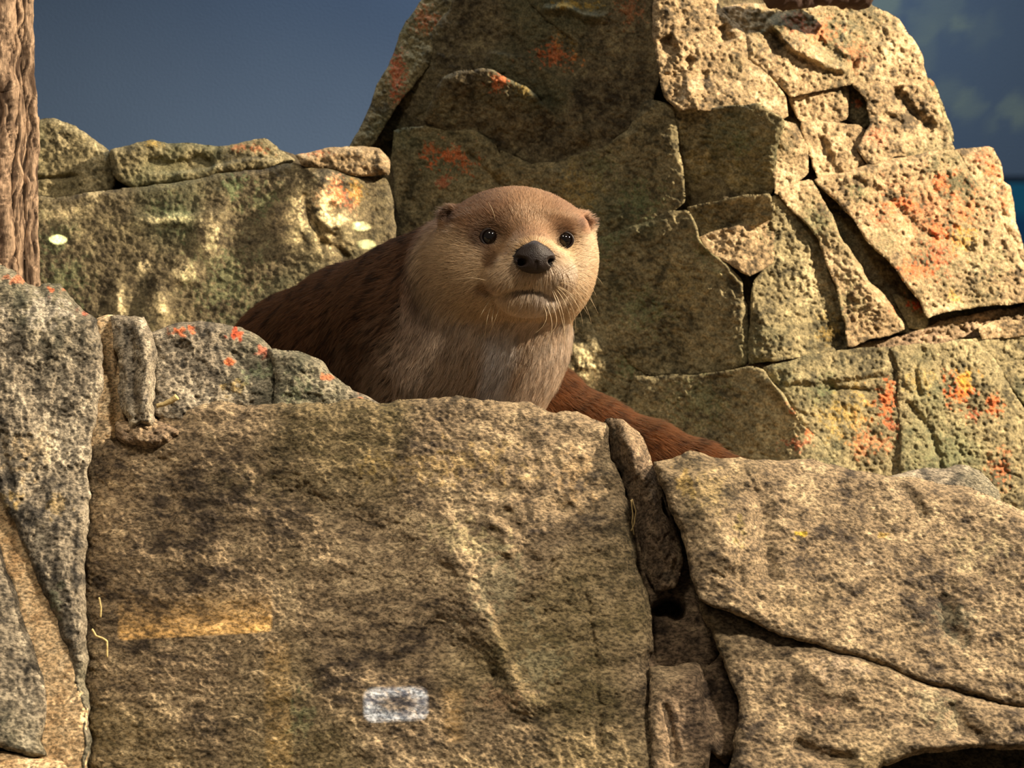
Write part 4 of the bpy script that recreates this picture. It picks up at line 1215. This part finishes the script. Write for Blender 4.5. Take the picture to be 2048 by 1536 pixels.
# ------------------------------------------------------------------ small things
M_TWIG = plain('dry_wood', (206, 178, 120), 0.7, 0.3, 0, 0.5, 400)
M_LOG = plain('dark_log', (62, 46, 38), 0.8, 0.2, 0, 0.9, 80)
tw = resample([(313, 812), (325, 809), (340, 803), (349, 797), (354, 793)], 3)
P, f = tube(W(tw[:, 0], tw[:, 1], 1.035), np.linspace(0.0016, 0.0024, len(tw)), 10, 5, 0.3)
tag(mesh('twig', P, f, M_TWIG, None, None, True, tuple(W(330, 815, 1.035))), 'short pale dry twig lying at the foot of the lichened lump', 'twig')
for pl, rr, lab, dep in (([(1262, 1000), (1266, 1030), (1264, 1045), (1268, 1070)], .0005, 'thin dry root strand hanging in the cleft beside the wedge stone', 1.0),
                         ([(1264, 998), (1272, 1022), (1268, 1050), (1262, 1062)], .00045, 'forked dry root strand crossing the cleft beside the wedge stone', 0.998),
                         ([(184, 1258), (192, 1272), (204, 1276), (214, 1282), (214, 1315)], .0007, 'curled root fibre on the lower left of the broad rock face', 0.925),
                         ([(198, 1195), (202, 1215), (201, 1235)], .0006, 'short straight root fibre above the curled one on the broad rock', 0.93)):
    pp = resample(pl, 3)
    P, f = tube(W(pp[:, 0], pp[:, 1], dep), rr, 6)
    tag(mesh('root_fiber', P, f, M_TWIG, None, None, True, tuple(W(*pl[0], dep))), lab, 'root', 'dry root fibres in the rock clefts')
lg = np.linspace(0, 1, 40)[:, None]
a_, b_ = W(1540, -14, 2.2), W(1744, -16, 2.26)
lp = a_ + (b_ - a_) * lg
P, f = tube(lp, 0.024 * (1 + 0.1 * np.sin(lg[:, 0] * 9)) * np.clip((1.02 - lg[:, 0]) * 12, 0.25, 1) ** 0.5, 24, 8, 0.2)
tag(mesh('log', P, f, M_LOG, None, None, True, tuple(a_)), 'dark log end resting on the cliff top', 'log')

# ------------------------------------------------------------------ added lamps: glass reflections and dapples imitated on the rock
bpy.context.view_layer.update()
_dg = bpy.context.evaluated_depsgraph_get()


def on_rock(u, v, guess):
    """The point of the rockwork that shows at (u, v)."""
    d = W(u, v, 1.0) - CAM
    d /= np.linalg.norm(d)
    ok, loc, _n, _i, ob, _m = S.ray_cast(_dg, Vector(CAM), Vector(d))
    return tuple(loc) if ok else tuple(W(u, v, guess))



PR = (0.04, 0.0, 1.56)  # unseen position beside the lens for the added reflection lamps
gobo('blue_reflection_lamp', PR, on_rock(792, 1408, 0.93), (.0222, .0124), (0.44, 0.62, 1.0), 240, 0.6, 0.35, 0.0, 0.75)  # added lamp imitates a pale blue reflection in the viewing glass
AM = (1.0, 0.66, 0.24)  # amber glass reflections, imitated by added lamps
gobo('amber_reflection_lamp', PR, on_rock(392, 1218, 0.97), (.0535, .0200), AM, 150, 0.25, 0.35, 0.98)
gobo('amber_reflection_lamp', PR, on_rock(556, 1415, 0.93), (.0100, .0470), AM, 24, 0.5, 0.6)
gobo('amber_reflection_lamp', PR, on_rock(905, 1430, 0.93), (.0090, .0210), AM, 26, 0.8, 0.8)
for u_, v_, x_ in ((116, 479, 0.0), (721, 452, -0.2), (734, 489, -0.25)):
    gobo('glass_glint_lamp', (x_, 0.0, 1.62), on_rock(u_, v_, 1.97), (.0135, .0078), (0.93, 1.0, 0.66), 3000, 1.0, 0.3)  # added lamp stands in for a ceiling light mirrored in the glass

# unseen lamps added to imitate dappled light on the ledge and cliff foot
for u_, v_, d_, ru, rv, st in ((640, 400, 1.96, 75, 70, 1.3), (675, 455, 1.96, 62, 60, 1.1), (600, 470, 1.96, 40, 40, .7), (345, 436, 1.97, 78, 20, .9), (425, 480, 1.95, 34, 70, .9), (370, 548, 1.93, 36, 34, .8),
                               (322, 618, 1.92, 24, 54, .9), (240, 604, 1.92, 16, 54, .7), (290, 535, 1.93, 22, 28, .6), (130, 425, 1.97, 60, 22, .6), (185, 385, 1.98, 26, 40, .8), (470, 380, 1.98, 50, 24, .4),
                               (1168, 735, 1.93, 46, 84, .8), (1235, 825, 1.92, 30, 34, .7)):
    c_ = on_rock(u_, v_, d_)
    gobo('dapple_helper_lamp', (0.7, 0.3, 2.5) if u_ < 1000 else (1.3, 0.5, 2.6), c_, (ru * d_ / F, rv * d_ / F), WARM, 520 * st, 1.0, 0.9)
